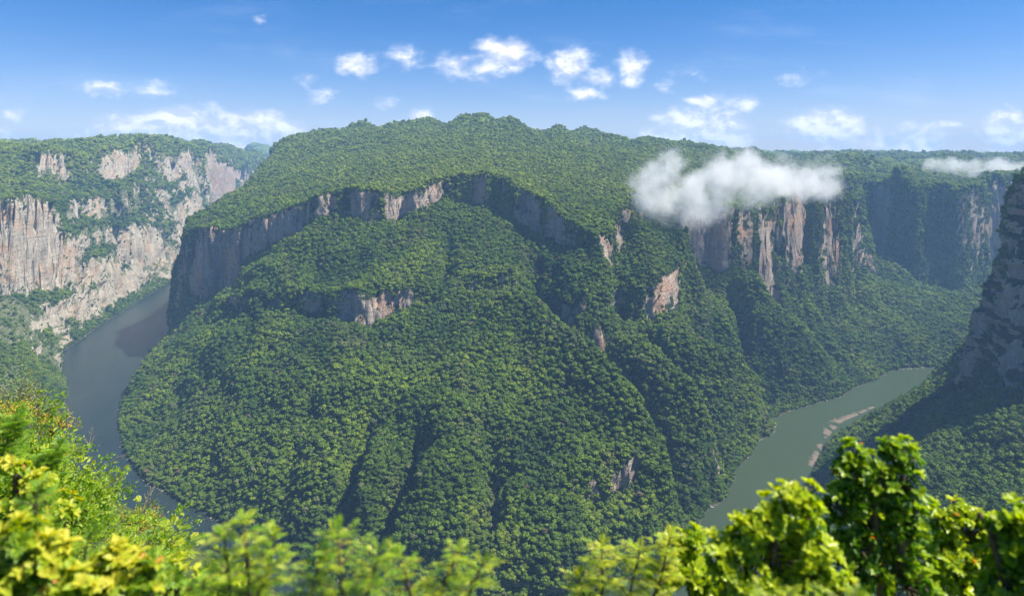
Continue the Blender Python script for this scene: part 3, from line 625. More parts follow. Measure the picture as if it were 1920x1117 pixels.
# ------------------------------------------------------------------ forest
def leaf_mat(name, lo, mid, hi, trans=.25, rough=.6, scale=.004, rockish=0):
    m = bpy.data.materials.new(name); m.use_nodes = True; t = N(m.node_tree); t.n.clear()
    oi = t.new('ShaderNodeObjectInfo'); geo = t.new('ShaderNodeNewGeometry')
    big = t.noise(oi.outputs['Location'], scale, 5, .6)
    small = t.noise(geo.outputs['Position'], .35, 2, .6)
    zz = t.map(t.new('ShaderNodeSeparateXYZ', {0: oi.outputs['Location']}).outputs[2], 560, 760, 0, .35)
    f = t.m('ADD', t.m('ADD', zz, t.m('MULTIPLY', oi.outputs['Random'], .38)), t.m('ADD', t.m('MULTIPLY', t.m('SUBTRACT', big, .5), 1.5), t.m('MULTIPLY', small, .45)))
    col = t.ramp(f, [(.10, lo), (.45, mid), (.85, hi)])
    ylw = t.m('MULTIPLY', t.map(t.new('ShaderNodeSeparateXYZ', {0: oi.outputs['Location']}).outputs[2], 600, 720), t.map(big, .34, .56, .3, .85))
    col = t.mix(ylw, col, t.mix(oi.outputs['Random'], (.14, .22, .020), (.34, .41, .045)))
    patch = t.noise(oi.outputs['Location'], .0075, 4, .65)
    col = t.mix(t.map(patch, .55, .66, 0, .75), col, t.mix(oi.outputs['Random'], (.09, .12, .03), (.20, .21, .07)))
    col = t.mix(t.map(patch, .44, .36, 0, .5), col, (.032, .075, .022))
    # a few trees in pale or rusty leaf
    r2 = t.new('ShaderNodeTexWhiteNoise', {'Vector': oi.outputs['Location']}, noise_dimensions='3D').outputs[0]
    col = t.mix(t.map(r2, .965, .97), col, (.15, .17, .07)); col = t.mix(t.map(r2, .993, .994), col, (.17, .13, .07))
    b = t.new('ShaderNodeBsdfPrincipled', {'Base Color': col, 'Roughness': rough, 'Specular IOR Level': .25})
    tr = t.new('ShaderNodeBsdfTranslucent', {'Color': t.mix(.5, col, (.14, .22, .02))})
    mx = t.new('ShaderNodeMixShader', {0: trans, 1: b.outputs[0], 2: tr.outputs[0]})
    t.l.new(mx.outputs[0], t.new('ShaderNodeOutputMaterial').inputs[0])
    return m
M_crown = leaf_mat('forest_leaves', (.042, .090, .009), (.112, .192, .012), (.27, .34, .020), trans=.24)
M_bark = simple_mat('tree_bark', (.10, .08, .06), (.24, .20, .16), .8)

def crown_mesh(name, seed, tall=.75, nl=8, nq=300):
    r = np.random.default_rng(seed)
    co, fc = ico(1, 1); V = []; Q = []; k = 0
    lobes = [(np.array([0, 0, .15]), .62)]
    for i in range(nl):
        a = i * 2.399 + r.uniform(-.4, .4); d = r.uniform(.35, .66); h = r.uniform(-.05, .5) * tall / .75
        lobes.append((np.array([math.cos(a) * d, math.sin(a) * d, h]), r.uniform(.26, .44)))
    lobes.append((np.array([r.uniform(-.2, .2), r.uniform(-.2, .2), .5 * tall / .75]), .38))
    for c, rd in lobes:
        w = co * (1 + r.uniform(-.22, .22, (len(co), 1)))
        V.append(w * rd * np.array([1, 1, .95]) * .9 + c)
        Q.append(np.concatenate([fc, fc[:, 2:]], 1) + k); k += len(co)       # triangles kept as degenerate quads, split below
    tri = np.concatenate(Q)[:, :3]
    # leaf clumps standing off the lobes
    per = nq // len(lobes); LV = []; LQ = []
    for c, rd in lobes:
        d = r.normal(size=(per, 3)); d[:, 2] = np.abs(d[:, 2]) * .9 - .25; d /= np.linalg.norm(d, axis=1, keepdims=True)
        p = c + d * rd * np.array([1, 1, .85]) * r.uniform(.9, 1.16, (per, 1))
        n = d + r.normal(size=(per, 3)) * .55; n /= np.linalg.norm(n, axis=1, keepdims=True)
        a = np.cross(n, r.normal(size=(per, 3))); a /= np.linalg.norm(a, axis=1, keepdims=True); b = np.cross(n, a)
        s = r.uniform(.06, .125, (per, 1))
        for sa, sb in ((-1, -.7), (1, -.9), (.8, 1), (-.9, .8)): LV.append(p + a * s * sa + b * s * sb)
    LV = np.stack(LV, 0).reshape(len(lobes), 4, per, 3).transpose(0, 2, 1, 3).reshape(-1, 3)
    base = np.arange(len(LV) // 4)[:, None] * 4
    lt = np.concatenate([base + np.array([[0, 1, 2]]), base + np.array([[0, 2, 3]])]) + k
    me = mesh_from(name, np.concatenate(V + [LV]), np.concatenate([tri, lt]))
    me.materials.append(M_crown)
    return me
CROWNS = [crown_mesh('crown', 100 + i, tall=(.62, .75, .9, .7, .8, .55)[i], nl=(7, 8, 9, 10, 8, 9)[i]) for i in range(6)]

vflat = (VZ[:-1, :-1] * 0 + 1)
P00 = np.stack([VX[:-1, :-1], VY[:-1, :-1], VZ[:-1, :-1]], -1); P10 = np.stack([VX[1:, :-1], VY[1:, :-1], VZ[1:, :-1]], -1)
P01 = np.stack([VX[:-1, 1:], VY[:-1, 1:], VZ[:-1, 1:]], -1); P11 = np.stack([VX[1:, 1:], VY[1:, 1:], VZ[1:, 1:]], -1)
area = .5 * np.linalg.norm(np.cross(P11 - P00, P01 - P10), axis=-1)
run = np.maximum.accumulate((VZ - H) / VY, axis=1)
seen = ((VZ + 22 - H) / VY >= run)[:-1, :-1]
fu = FX / FY; frow = HY + F * (H - FZ) / FY; fcol = CX + F * fu
inframe = (fcol > -120) & (fcol < 2040) & (frow < 1200)
fnz = (nzs[:-1, :-1] + nzs[1:, 1:]) / 2
D = 8.7 * np.clip(FY / 2300, 1, 2.3)
pn1 = vn2(FX / 60 + 3, FY / 60); pn2 = vn2(FX / 220 + 8, FY / 220)
barez = VBARE[:-1, :-1]
cover = sstep(.42, .66, fnz + (pn1 - .5) * .35 + (1 - barez) * .5)
plateau = (region == 0) & (FZ > 600) & (FY > 2700)
cover = np.where(plateau, cover * (.34 + .6 * sstep(.35, .7, pn2)), cover)
cover = np.where((region == 1) & (FZ > 640) & (FY > 3900), cover * sstep(.35, .6, pn2), cover)
cover = np.where(region == 2, cover * (.55 + .45 * sstep(.3, .6, pn1)), cover)
cover = np.where((region == 2) & (FZ < 330) & (FX / FY < -.66) & (FY < 2620), cover * (.12 + .6 * sstep(.5, .7, pn2)), cover)
ok = seen & inframe & (FZ > 1.0) & (FY > 650) & (FY < 9000)
lam = area * cover / (.42 * D * D) * ok
cnt = np.random.default_rng(5).poisson(lam)
ii, jj = np.nonzero(cnt); rp = np.repeat(np.arange(len(ii)), cnt[ii, jj]); ii = ii[rp]; jj = jj[rp]
a, b = rng.random((2, len(ii), 1))
TP = (P00[ii, jj] * (1 - a) + P10[ii, jj] * a) * (1 - b) + (P01[ii, jj] * (1 - a) + P11[ii, jj] * a) * b
TD = D[ii, jj] * np.clip(rng.lognormal(-.03, .38, len(ii)), .45, 2.1) * np.where(plateau[ii, jj], .8, 1.0)
TN = nr[ii, jj]
TP = TP + TN * (TD * .16)[:, None]; TP[:, 2] += TD * rng.uniform(-.02, .42, len(TD))
# brush clinging to the bare walls
lam2 = area * ok * (1 - cover) * sstep(.47, .62, pn1) * sstep(.08, .30, fnz) / 240. / np.clip(FY / 2600, 1, 3)
cnt = np.random.default_rng(6).poisson(lam2)
i2, j2 = np.nonzero(cnt); rp = np.repeat(np.arange(len(i2)), cnt[i2, j2]); i2 = i2[rp]; j2 = j2[rp]
TP2 = P00[i2, j2] + 1.0 * nr[i2, j2]; TD2 = rng.uniform(4, 9.5, len(i2)) * np.clip(FY[i2, j2] / 2600, 1, 1.6)

# the trees that show largest become things of their own
trow = HY + F * (H - TP[:, 2]) / TP[:, 1]; tcol = CX + F * TP[:, 0] / TP[:, 1]
front = seen[ii, jj] & (tcol > 440) & (tcol < 1300) & (trow > 700) & (trow < 985)
order = np.argsort(-(TD / TP[:, 1]) * front)[:300]
own = np.zeros(len(TP), bool); own[order] = True
def trunk_mesh(seed):
    r = random.Random(seed); V = []; Q = []
    def tube(p, q, r0, r1, n=6):
        p = Vector(p); q = Vector(q); d = (q - p).normalized(); a = d.orthogonal().normalized(); b = d.cross(a); k = len(V)
        for c, rr in ((p, r0), (q, r1)):
            for i in range(n): V.append(c + (a * math.cos(6.2832 * i / n) + b * math.sin(6.2832 * i / n)) * rr)
        for i in range(n): Q.append([k + i, k + (i + 1) % n, k + n + (i + 1) % n, k + n + i])
    tube((0, 0, -.75), (.02, 0, -.3), .07, .05); tube((.02, 0, -.3), (0, .03, .1), .05, .035)
    for i in range(5):
        a = i * 1.3 + r.random(); tube((.01, .01, -.3 + .07 * i), (math.cos(a) * .5, math.sin(a) * .5, .1 + .05 * i), .03, .01, 5)
    me = mesh_from('trunk', np.array([v[:] for v in V]), np.array(Q)); me.materials.append(M_bark); return me
TRUNKS = [trunk_mesh(i) for i in range(3)]
def tlabel(c, r, d):
    size = 'broad-crowned' if d > 14.3 else 'medium-sized' if d > 12.5 else 'smaller'
    side = 'near the left river bend' if c < 560 else 'in the gullied part left of centre' if c < 760 else 'in the middle of the lower slope' if c < 980 else 'on the rounded face right of centre' if c < 1180 else 'on the spur next to the right river'
    up = 'high up ' if r < 800 else 'halfway up ' if r < 880 else 'low down '
    return size + ' green canopy tree ' + up + side
for n_, k in enumerate(order):
    e = bpy.data.objects.new('tree', None); COL.objects.link(e)
    p = TP[k]; s = TD[k] / 2
    e.location = (p[0], p[1], p[2] - .75 * s)
    e['label'] = tlabel(tcol[k], trow[k], TD[k]); e['category'] = 'tree'; e['group'] = 'canopy trees on the lower mountain slope'
    for nm, me in (('trunk', TRUNKS[n_ % 3]), ('crown', CROWNS[n_ % 6])):
        o = bpy.data.objects.new(nm, me); COL.objects.link(o); o.parent = e
        o.location = (0, 0, .75 * s); o.scale = (s, s, s); o.rotation_euler = (0, 0, rng.uniform(0, 6.28))

def scatter(name, P, S, meshes, zs=None, **props):
    me = bpy.data.meshes.new(name); me.vertices.add(len(P)); me.vertices.foreach_set('co', P.astype(np.float32).ravel())
    def att(n, ty, v): me.attributes.new(n, ty, 'POINT').data.foreach_set('value' if ty != 'FLOAT_VECTOR' else 'vector', v)
    sc = np.stack([S * rng.uniform(.88, 1.12, len(S)), S * rng.uniform(.88, 1.12, len(S)), S * rng.uniform(.9, 1.45, len(S))], 1)
    att('size', 'FLOAT_VECTOR', sc.astype(np.float32).ravel())
    rt = np.zeros((len(P), 3)); rt[:, 2] = rng.uniform(0, 6.283, len(P)); rt[:, :2] = rng.normal(0, .12, (len(P), 2))
    att('turn', 'FLOAT_VECTOR', rt.astype(np.float32).ravel())
    att('pick', 'INT', rng.integers(0, len(meshes), len(P)).astype(np.int32))
    o = link(name, me, None, **props)
    pc = bpy.data.collections.new(name + '_kinds')
    for i, m_ in enumerate(meshes): pc.objects.link(bpy.data.objects.new('%s_kind' % name, m_))
    g = bpy.data.node_groups.new(name + '_scatter', 'GeometryNodeTree')
    g.interface.new_socket('Geometry', in_out='INPUT', socket_type='NodeSocketGeometry'); g.interface.new_socket('Geometry', in_out='OUTPUT', socket_type='NodeSocketGeometry')
    gi = g.nodes.new('NodeGroupInput'); go = g.nodes.new('NodeGroupOutput')
    iop = g.nodes.new('GeometryNodeInstanceOnPoints'); ci = g.nodes.new('GeometryNodeCollectionInfo')
    ci.inputs['Collection'].default_value = pc; ci.inputs['Separate Children'].default_value = True; ci.inputs['Reset Children'].default_value = True
    def na(n, ty): x = g.nodes.new('GeometryNodeInputNamedAttribute'); x.data_type = ty; x.inputs[0].default_value = n; return x.outputs[0]
    g.links.new(gi.outputs[0], iop.inputs['Points']); g.links.new(ci.outputs[0], iop.inputs['Instance'])
    iop.inputs['Pick Instance'].default_value = True
    g.links.new(na('pick', 'INT'), iop.inputs['Instance Index']); g.links.new(na('turn', 'FLOAT_VECTOR'), iop.inputs['Rotation']); g.links.new(na('size', 'FLOAT_VECTOR'), iop.inputs['Scale'])
    g.links.new(iop.outputs[0], go.inputs[0])
    o.modifiers.new('scatter', 'NODES').node_group = g
    return o
scatter('forest', np.concatenate([TP[~own], TP2]), np.concatenate([TD[~own], TD2]) / 2, CROWNS, kind='stuff', label='dense green tropical forest covering the mountain, benches and canyon walls')
# ------------------------------------------------------------------ viewpoint: brushy slope and shrubs near the eye
def fg_leaf(name, stops, trans=.45, rough=.36, spec=.5):
    m = bpy.data.materials.new(name); m.use_nodes = True; t = N(m.node_tree); t.n.clear()
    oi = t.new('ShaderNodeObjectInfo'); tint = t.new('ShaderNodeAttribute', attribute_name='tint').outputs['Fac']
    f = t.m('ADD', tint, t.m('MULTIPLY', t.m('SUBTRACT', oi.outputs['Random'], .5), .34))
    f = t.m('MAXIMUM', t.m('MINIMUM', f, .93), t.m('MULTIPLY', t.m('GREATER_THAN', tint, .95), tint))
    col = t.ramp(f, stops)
    b = t.new('ShaderNodeBsdfPrincipled', {'Base Color': col, 'Roughness': rough, 'Specular IOR Level': spec})
    tr = t.new('ShaderNodeBsdfTranslucent', {'Color': t.new('ShaderNodeHueSaturation', {'Saturation': 1.1, 'Value': 1.5, 'Color': col}).outputs[0]})
    mx = t.new('ShaderNodeMixShader', {0: trans, 1: b.outputs[0], 2: tr.outputs[0]})
    t.l.new(mx.outputs[0], t.new('ShaderNodeOutputMaterial').inputs[0]); return m
M_broad = fg_leaf('broad_shrub_leaf', [(.0, (.04, .11, .014)), (.3, (.13, .27, .02)), (.6, (.36, .48, .022)), (.93, (.50, .56, .03)), (1.0, (.60, .20, .05))])
M_frond = fg_leaf('frond_leaflet', [(.0, (.05, .14, .015)), (.35, (.13, .29, .02)), (.7, (.34, .47, .025)), (1.0, (.58, .58, .05))], .38, .45)
M_bush = fg_leaf('slope_bush_leaf', [(.0, (.05, .14, .018)), (.4, (.15, .28, .022)), (.72, (.34, .44, .022)), (.9, (.52, .54, .05)), (.965, (.60, .52, .06)), (1.0, (.60, .22, .06))], .45, .5)
M_pale = fg_leaf('pale_brush_leaf', [(.0, (.12, .16, .05)), (.6, (.30, .33, .10)), (1.0, (.42, .40, .18))], .3, .6)
M_twig = simple_mat('shrub_twig', (.07, .05, .035), (.17, .13, .09), 40)
M_grey = simple_mat('dead_twig', (.25, .22, .19), (.42, .38, .33), 30)

def leaf_geo(P, Dr, Nm, L, W, fold=.22, broad=.55):
    """one pointed leaf, folded along its midrib, per row"""
    Dr = Dr / (np.linalg.norm(Dr, axis=1, keepdims=True) + 1e-9)
    S = np.cross(Dr, Nm); S /= np.linalg.norm(S, axis=1, keepdims=True) + 1e-9
    Nn = np.cross(S, Dr); L = L[:, None]; W = W[:, None]
    v = [P, P + Dr * L * .3 - S * W * .42 + Nn * W * fold, P + Dr * L * (.3 + broad * .75) - S * W * .40 + Nn * W * fold * .8, P + Dr * L - Nn * L * .12,
         P + Dr * L * (.3 + broad * .75) + S * W * .40 + Nn * W * fold * .8, P + Dr * L * .3 + S * W * .42 + Nn * W * fold]
    V = np.stack(v, 1).reshape(-1, 3); k = np.arange(len(P))[:, None] * 6
    return V, np.concatenate([k + np.array([[0, 1, 2, 3]]), k + np.array([[0, 3, 4, 5]])])
def leaf_mesh(name, P, Dr, Nm, L, W, tint, mat, **kw):
    V, Q = leaf_geo(P, Dr, Nm, L, W, **kw)
    me = mesh_from(name, V, Q); me.attributes.new('tint', 'FLOAT', 'POINT').data.foreach_set('value', np.repeat(np.clip(tint, 0, 1), 6).astype(np.float32))
    me.materials.append(mat); return me
class Tubes:
    def __init__(s): s.V = []; s.Q = []
    def line(s, pts, r0, r1, n=6):
        pts = [Vector(p) for p in pts]; m_ = len(pts); k0 = len(s.V)
        for i, p in enumerate(pts):
            d = (pts[min(i + 1, m_ - 1)] - pts[max(i - 1, 0)]).normalized(); a = d.orthogonal().normalized(); b = d.cross(a)
            r = r0 + (r1 - r0) * i / (m_ - 1)
            for j in range(n): s.V.append(p + (a * math.cos(6.2832 * j / n) + b * math.sin(6.2832 * j / n)) * r)
        for i in range(m_ - 1):
            for j in range(n): q = k0 + i * n; s.Q.append([q + j, q + (j + 1) % n, q + n + (j + 1) % n, q + n + j])
    def mesh(s, name, mat):
        me = mesh_from(name, np.array([v[:] for v in s.V]), np.array(s.Q)); me.materials.append(mat); me.polygons.foreach_set('use_smooth', np.ones(len(s.Q), bool)); return me
def unit(v): return v / (np.linalg.norm(v, axis=-1, keepdims=True) + 1e-9)
def rootz(x, y): return gz(x, y) - .05
# ground of the viewpoint: gentle shoulder that breaks off over the canyon
def gz(x, y):
    x = np.asarray(x, float); y = np.asarray(y, float)
    base = -2.35 + np.where(x < 0, -.627 * x, -.15 * x) - .73 * np.maximum(y, -1)
    base = np.minimum(base, -1.75 + .2 * np.maximum(-x - 2.5, 0) - .12 * y)
    lim = 15.5 + 2.2 * fbm2(x / 5 + 3, y * 0 + 2, 2) + np.where(x > -6, -.35 * (x + 6), 0)
    lim = np.maximum(lim, 6)
    return H + base + .35 * fbm2(x / 2.2, y / 2.2, 3) - np.maximum(y - lim, 0) ** 1.25 * 1.1
gx = np.linspace(-60, 60, 240); gy = np.linspace(-40, 60, 200)
GX, GY = np.meshgrid(gx, gy, indexing='ij'); GZ = gz(GX, GY)
vg = np.arange(GX.size).reshape(GX.shape)
me = mesh_from('ground', np.stack([GX, GY, GZ], -1).reshape(-1, 3), np.stack([vg[:-1, :-1], vg[1:, :-1], vg[1:, 1:], vg[:-1, 1:]], -1).reshape(-1, 4))
me.polygons.foreach_set('use_smooth', np.ones(len(me.polygons), bool))
link('ground', me, simple_mat('slope_litter', (.035, .055, .015), (.10, .12, .04), 6.0), kind='structure')

# -- bushes of the slope: five kinds, each copied with its stems and leaves
def bush_parts(seed, kind, r_=.8):
    r = np.random.default_rng(seed)
    n = {'small': 120, 'orange': 120, 'feather': 100, 'blade': 90, 'pale': 110}[kind]
    tw = Tubes(); tips = []
    for i in range(n):
        d = r.normal(size=3); d[2] = abs(d[2]) * .8 + .05; d = unit(d)
        tip = d * np.array([r_, r_, r_ * .95]) * r.uniform(.45, 1.08) * (1 + .25 * math.sin(3 * math.atan2(d[1], d[0]) + seed)); tips.append(tip)
        if i % 3 == 0: tw.line([(0, 0, -.25), tuple(tip * .45 + np.array([0, 0, .04])), tuple(tip)], .014, .003, 5)
    tips = np.array(tips); out = unit(tips + np.array([0, 0, .25]))
    if kind in ('small', 'orange'):
        m_ = 16; P = np.repeat(tips, m_, 0); O = np.repeat(out, m_, 0)
        P = P + r.normal(size=P.shape) * .055; Dr = unit(O * .6 + r.normal(size=P.shape) * .75); L = r.uniform(.035, .075, len(P)); W = L * .55
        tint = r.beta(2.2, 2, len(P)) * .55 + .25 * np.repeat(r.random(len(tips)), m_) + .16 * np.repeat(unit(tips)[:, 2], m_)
        tint = np.minimum(tint, .93)
        if kind == 'orange': tint = np.where(np.repeat(r.random(len(tips)) < .28, m_), 1.0 - r.random(len(P)) * .05, tint)
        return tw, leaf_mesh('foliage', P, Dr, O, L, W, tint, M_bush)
    if kind == 'pale':
        m_ = 12; P = np.repeat(tips, m_, 0); O = np.repeat(out, m_, 0); P = P + r.normal(size=P.shape) * .08
        Dr = unit(O + r.normal(size=P.shape) * .7); L = r.uniform(.03, .06, len(P)); return tw, leaf_mesh('foliage', P, Dr, O, L, L * .4, r.random(len(P)), M_pale)
    if kind == 'blade':
        m_ = 11; P = np.repeat(tips, m_, 0); O = np.repeat(out, m_, 0); Dr = unit(O * .55 + r.normal(size=P.shape) * .6); L = r.uniform(.10, .17, len(P))
        return tw, leaf_mesh('foliage', P, Dr, O, L, L * .17, r.beta(2, 2, len(P)) * .6 + .25, M_bush)
    # feather: small pinnate leaves
    k = 3; B = np.repeat(tips, k, 0); O = np.repeat(out, k, 0); Dr = unit(O + r.normal(size=B.shape) * .6); Ln = r.uniform(.13, .2, len(B))
    return tw, frond_mesh(r, B, Dr, Ln, 9, .30, M_bush, (.35, .85))
def frond_mesh(r, B, Dr, Ln, pairs, ratio, mat, tr):
    up = np.array([0, 0, 1.]); S = unit(np.cross(Dr, up + r.normal(size=Dr.shape) * .2)); Nn = np.cross(S, Dr)
    P = []; DD = []; NN = []; L = []; T = []
    bt = r.uniform(tr[0], tr[1], len(B))
    for i in range(pairs):
        s = (i + .6) / pairs; c = B + Dr * (Ln * s)[:, None] - up * (Ln * .35 * s * s)[:, None]
        for sd in (-1, 1):
            P.append(c); DD.append(unit(S * sd + Dr * .45 - up * .12 + r.normal(size=B.shape) * .08)); NN.append(Nn); L.append(Ln * ratio * math.sin(math.pi * min(.98, s * .8 + .18))); T.append(bt + r.normal(size=len(B)) * .06)
    P = np.concatenate(P); L = np.concatenate(L)
    return leaf_mesh('foliage', P, np.concatenate(DD), np.concatenate(NN), L, L * .34, np.concatenate(T), mat, fold=.1)
KINDS_B = [('small', 1), ('orange', 2), ('feather', 3), ('blade', 4), ('pale', 5), ('small', 6), ('small', 7)]
PB = {}
for kd, sd in KINDS_B:
    tw, fm = bush_parts(sd, kd); PB.setdefault(kd, []).append((tw.mesh('stems', M_twig), fm))
BL = {'small': 'small-leaved yellow-green bush on near slope',
      'orange': 'bush with orange new leaves on near slope',
      'feather': 'feathery lime-green bush on near slope',
      'blade': 'spiky narrow-leaved bush on near slope',
      'pale': 'pale dry bush on the near slope'}
rb = np.random.default_rng(21)
def put_bush(x, y, s, kd, label=None, dz_=0):
    e = bpy.data.objects.new('bush', None); COL.objects.link(e); e.location = (x, y, float(gz(x, y)) + .1 * s + dz_); e.scale = (s, s, s); e.rotation_euler = (0, 0, rb.uniform(0, 6.28))
    c0 = CX + F * x / y; w0 = HY + F * (H - e.location.z) / y
    zone = ('just outside the left edge' if c0 < -60 else 'at the left edge' if c0 < 60 else 'just in from the edge' if c0 < 170 else 'mid-slope' if c0 < 300 else 'at its right end') + (', near its crest' if w0 - np.interp(c0, [0, 130, 270, 420], [760, 840, 925, 1020]) < 65 else ', below the crest' if w0 < 1010 else ', low down')
    e['label'] = label or (BL[kd] + ' ' + zone); e['category'] = 'bush'; e['group'] = 'bushes covering the near slope'
    st, fo = PB[kd][rb.integers(len(PB[kd]))]
    for nm, m_ in (('stems', st), ('foliage', fo)):
        o = bpy.data.objects.new(nm, m_); COL.objects.link(o); o.parent = e
    return e
nb = 0
y = 1.8
while y < 19:
    step = .74 + y * .022
    x = -1.25 * y - 5.0
    while x < min(-.34 * y, 0) + .5:
        xx = x + rb.uniform(-.25, .25); yy = y + rb.uniform(-.3, .3); s = rb.uniform(.55, 1.08) * (.8 + yy * .02)
        g_ = float(gz(xx, yy)); col_ = CX + F * xx / yy; row = HY + F * (H - g_ - s * .9) / yy; rowb = HY + F * (H - g_) / yy
        crest = np.interp(col_, [-90, 0, 60, 130, 200, 270, 330, 380, 420, 470], [735, 768, 800, 848, 900, 942, 990, 1022, 1034, 1055])
        if row < crest: x += step * .6; continue
        if col_ < 470 and (row < 1150 or col_ < 0) and not (col_ > 400 and row < 980):
            u_ = rb.random(); kd = 'small' if u_ < .52 else 'orange' if u_ < .72 else 'feather' if u_ < .86 else 'blade' if u_ < .96 else 'pale'
            if yy < 5.5: kd = 'feather' if u_ < .5 else 'small'
            put_bush(xx, yy, s, kd); nb += 1
        x += step * 1.05
    y += step * .95
def at(px, py, Y): return np.array(pY(px, py, Y))
# pale brush and bare twigs standing on the skyline of the slope
for i, (px, py, Y, s, kd) in enumerate([(30, 700, 17.5, 1.05, 'pale'), (75, 735, 17, .8, 'feather'), (95, 770, 16.5, .7, 'orange'), (15, 745, 16, .9, 'orange')]):
    p = at(px, py, Y); e = put_bush(p[0], p[1], s, kd, ['tall pale straw-coloured bush at the left edge above the slope', 'wispy yellow-green bush reaching over the river at the slope crest', 'orange-tipped bush just below the wispy one on the slope crest', 'orange-leaved bush at the far left edge of the slope crest'][i]); e.location.z = p[2] - s * .75
def twig_thing(px, py, Y, L, n, label, seed, lean=(.4, 0, .8), name='bare_branch', mat=None):
    r = random.Random(seed); T = Tubes(); p = Vector(at(px, py, Y)); base = p - Vector(lean).normalized() * L
    for k in range(n):
        d = (Vector(lean) + Vector((r.uniform(-.5, .5), r.uniform(-.5, .5), r.uniform(-.2, .3)))).normalized() if k else Vector(lean).normalized()
        q = base + d * L * (1 if k == 0 else r.uniform(.5, .95)); m_ = (base + q) / 2 + Vector((r.uniform(-.04, .04), 0, r.uniform(-.03, .05)))
        T.line([base, m_, q], .013, .004, 5)
        for j in range(3):
            s0 = base.lerp(q, r.uniform(.45, .9)); T.line([s0, s0 + (d + Vector((r.uniform(-.8, .8), 0, r.uniform(-.3, .6)))).normalized() * L * .22], .006, .002, 4)
    link(name, T.mesh(name, mat or M_grey), None, label=label, category='branch')
twig_thing(243, 848, 13, .55, 1, 'bare grey twig sticking up over the river above the slope bushes', 1, (.75, 0, .45))
twig_thing(325, 985, 11, .5, 6, 'cluster of bare whitish twigs at the lower end of the slope', 2, (.1, 0, .9))
twig_thing(290, 905, 12, .7, 4, 'thin leafless grey branches fanning out of the bushes beside the river', 3, (.35, 0, .8))
twig_thing(175, 800, 14, .5, 3, 'short dry twigs poking above the slope beside the palm-like tuft', 4, (.2, 0, .9))

# -- broad-leaved shrubs at the lower right, built from rosettes on branching stems
def broad_shrub(name, lobes, Y, trunks, label, seed, leafL=(.030, .050), dens=1.0, cat='shrub', young=.62):
    r = np.random.default_rng(seed); px2m = Y / F
    e = bpy.data.objects.new(name, None); COL.objects.link(e)
    base = at(trunks[0][0][0], trunks[0][0][1], Y); e.location = tuple(base)
    e['label'] = label; e['category'] = cat; e['group'] = 'shrubs in the near foreground'
    tips = []; outs = []; bright = []
    T = Tubes()
    tr = [[Vector(at(px, py, Y + dy_) - base) for px, py, dy_ in t_] for t_ in trunks]
    for t_ in tr: T.line(t_, .030 * Y / 3.4, .012 * Y / 3.4, 8)
    joints = [v for t_ in tr for v in t_]
    for px, py, rp_, *dd in lobes:
        c = at(px, py, Y + (dd[0] if dd else 0)) - base; R = rp_ * px2m * .86
        n = int(36 * dens * (rp_ / 50.) ** 2) + 6
        d = unit(r.normal(size=(n, 3)) + np.array([0, -.15, .35])); rr = r.uniform(.2, 1.0, (n, 1)) ** .6 * .9; far_ = r.random((n, 1)) < .28; rr = np.where(far_, r.uniform(.95, 1.5, (n, 1)), rr); d = unit(np.where(far_, d + np.array([0, 0, .5]), d))
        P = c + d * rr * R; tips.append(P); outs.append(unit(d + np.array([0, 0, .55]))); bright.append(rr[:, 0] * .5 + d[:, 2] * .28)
        jt = min(joints, key=lambda v: (v - Vector(c)).length); T.line([jt, jt.lerp(Vector(c), .55) + Vector((0, 0, -.02)), Vector(c)], .012, .007, 6)
        for p in P[::2]: T.line([Vector(c), Vector(c).lerp(Vector(p), .5) + Vector(r.normal(size=3) * .01), Vector(p)], .005, .0022, 4)
    tips = np.concatenate(tips); outs = np.concatenate(outs); bright = np.concatenate(bright)
    m_ = 12; P = np.repeat(tips, m_, 0); O = np.repeat(outs, m_, 0); bt = np.repeat(bright, m_)
    A = unit(np.cross(O, r.normal(size=O.shape))); rise = r.uniform(.1, 1.2, (len(P), 1))
    Dr = unit(A + O * rise); L = r.uniform(*leafL, len(P)) * (1.1 - .25 * rise[:, 0])
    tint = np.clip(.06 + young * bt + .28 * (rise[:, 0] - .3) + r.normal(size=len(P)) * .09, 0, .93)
    tint = np.where(r.random(len(P)) < .004, 1.0, tint)
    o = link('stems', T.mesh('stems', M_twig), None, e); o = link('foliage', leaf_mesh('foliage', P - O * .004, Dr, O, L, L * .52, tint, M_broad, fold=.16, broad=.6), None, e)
    return e
broad_shrub('shrub', [(1602, 858, 32), (1588, 880, 30), (1668, 850, 28), (1698, 862, 32), (1640, 905, 48), (1690, 915, 42), (1600, 930, 45), (1570, 950, 38), (1650, 965, 60, .1), (1705, 985, 50), (1600, 1010, 55), (1680, 1045, 60, .1), (1610, 1080, 55), (1700, 1100, 60)], 3.3,
            [[(1665, 1330, .2), (1655, 1150, .1), (1640, 1000, 0), (1640, 905, 0)], [(1655, 1150, .1), (1690, 1040, 0), (1692, 880, 0)]], 'tallest broad-leaved shrub, its bushy top rising over the green river slope', 31)
broad_shrub('shrub', [(1500, 935, 30), (1480, 950, 34), (1450, 975, 42), (1410, 990, 36), (1385, 1020, 42), (1345, 1045, 36), (1510, 975, 36), (1455, 1030, 60, .1), (1400, 1080, 60), (1520, 1040, 50), (1480, 1100, 60), (1550, 1090, 45)], 2.9,
            [[(1470, 1330, .2), (1440, 1150, .1), (1450, 1030, 0), (1480, 950, 0)], [(1440, 1150, .1), (1400, 1060, 0), (1385, 1010, 0)]], 'round leafy shrub in front of the right-hand river bend, left of the tallest one', 32)
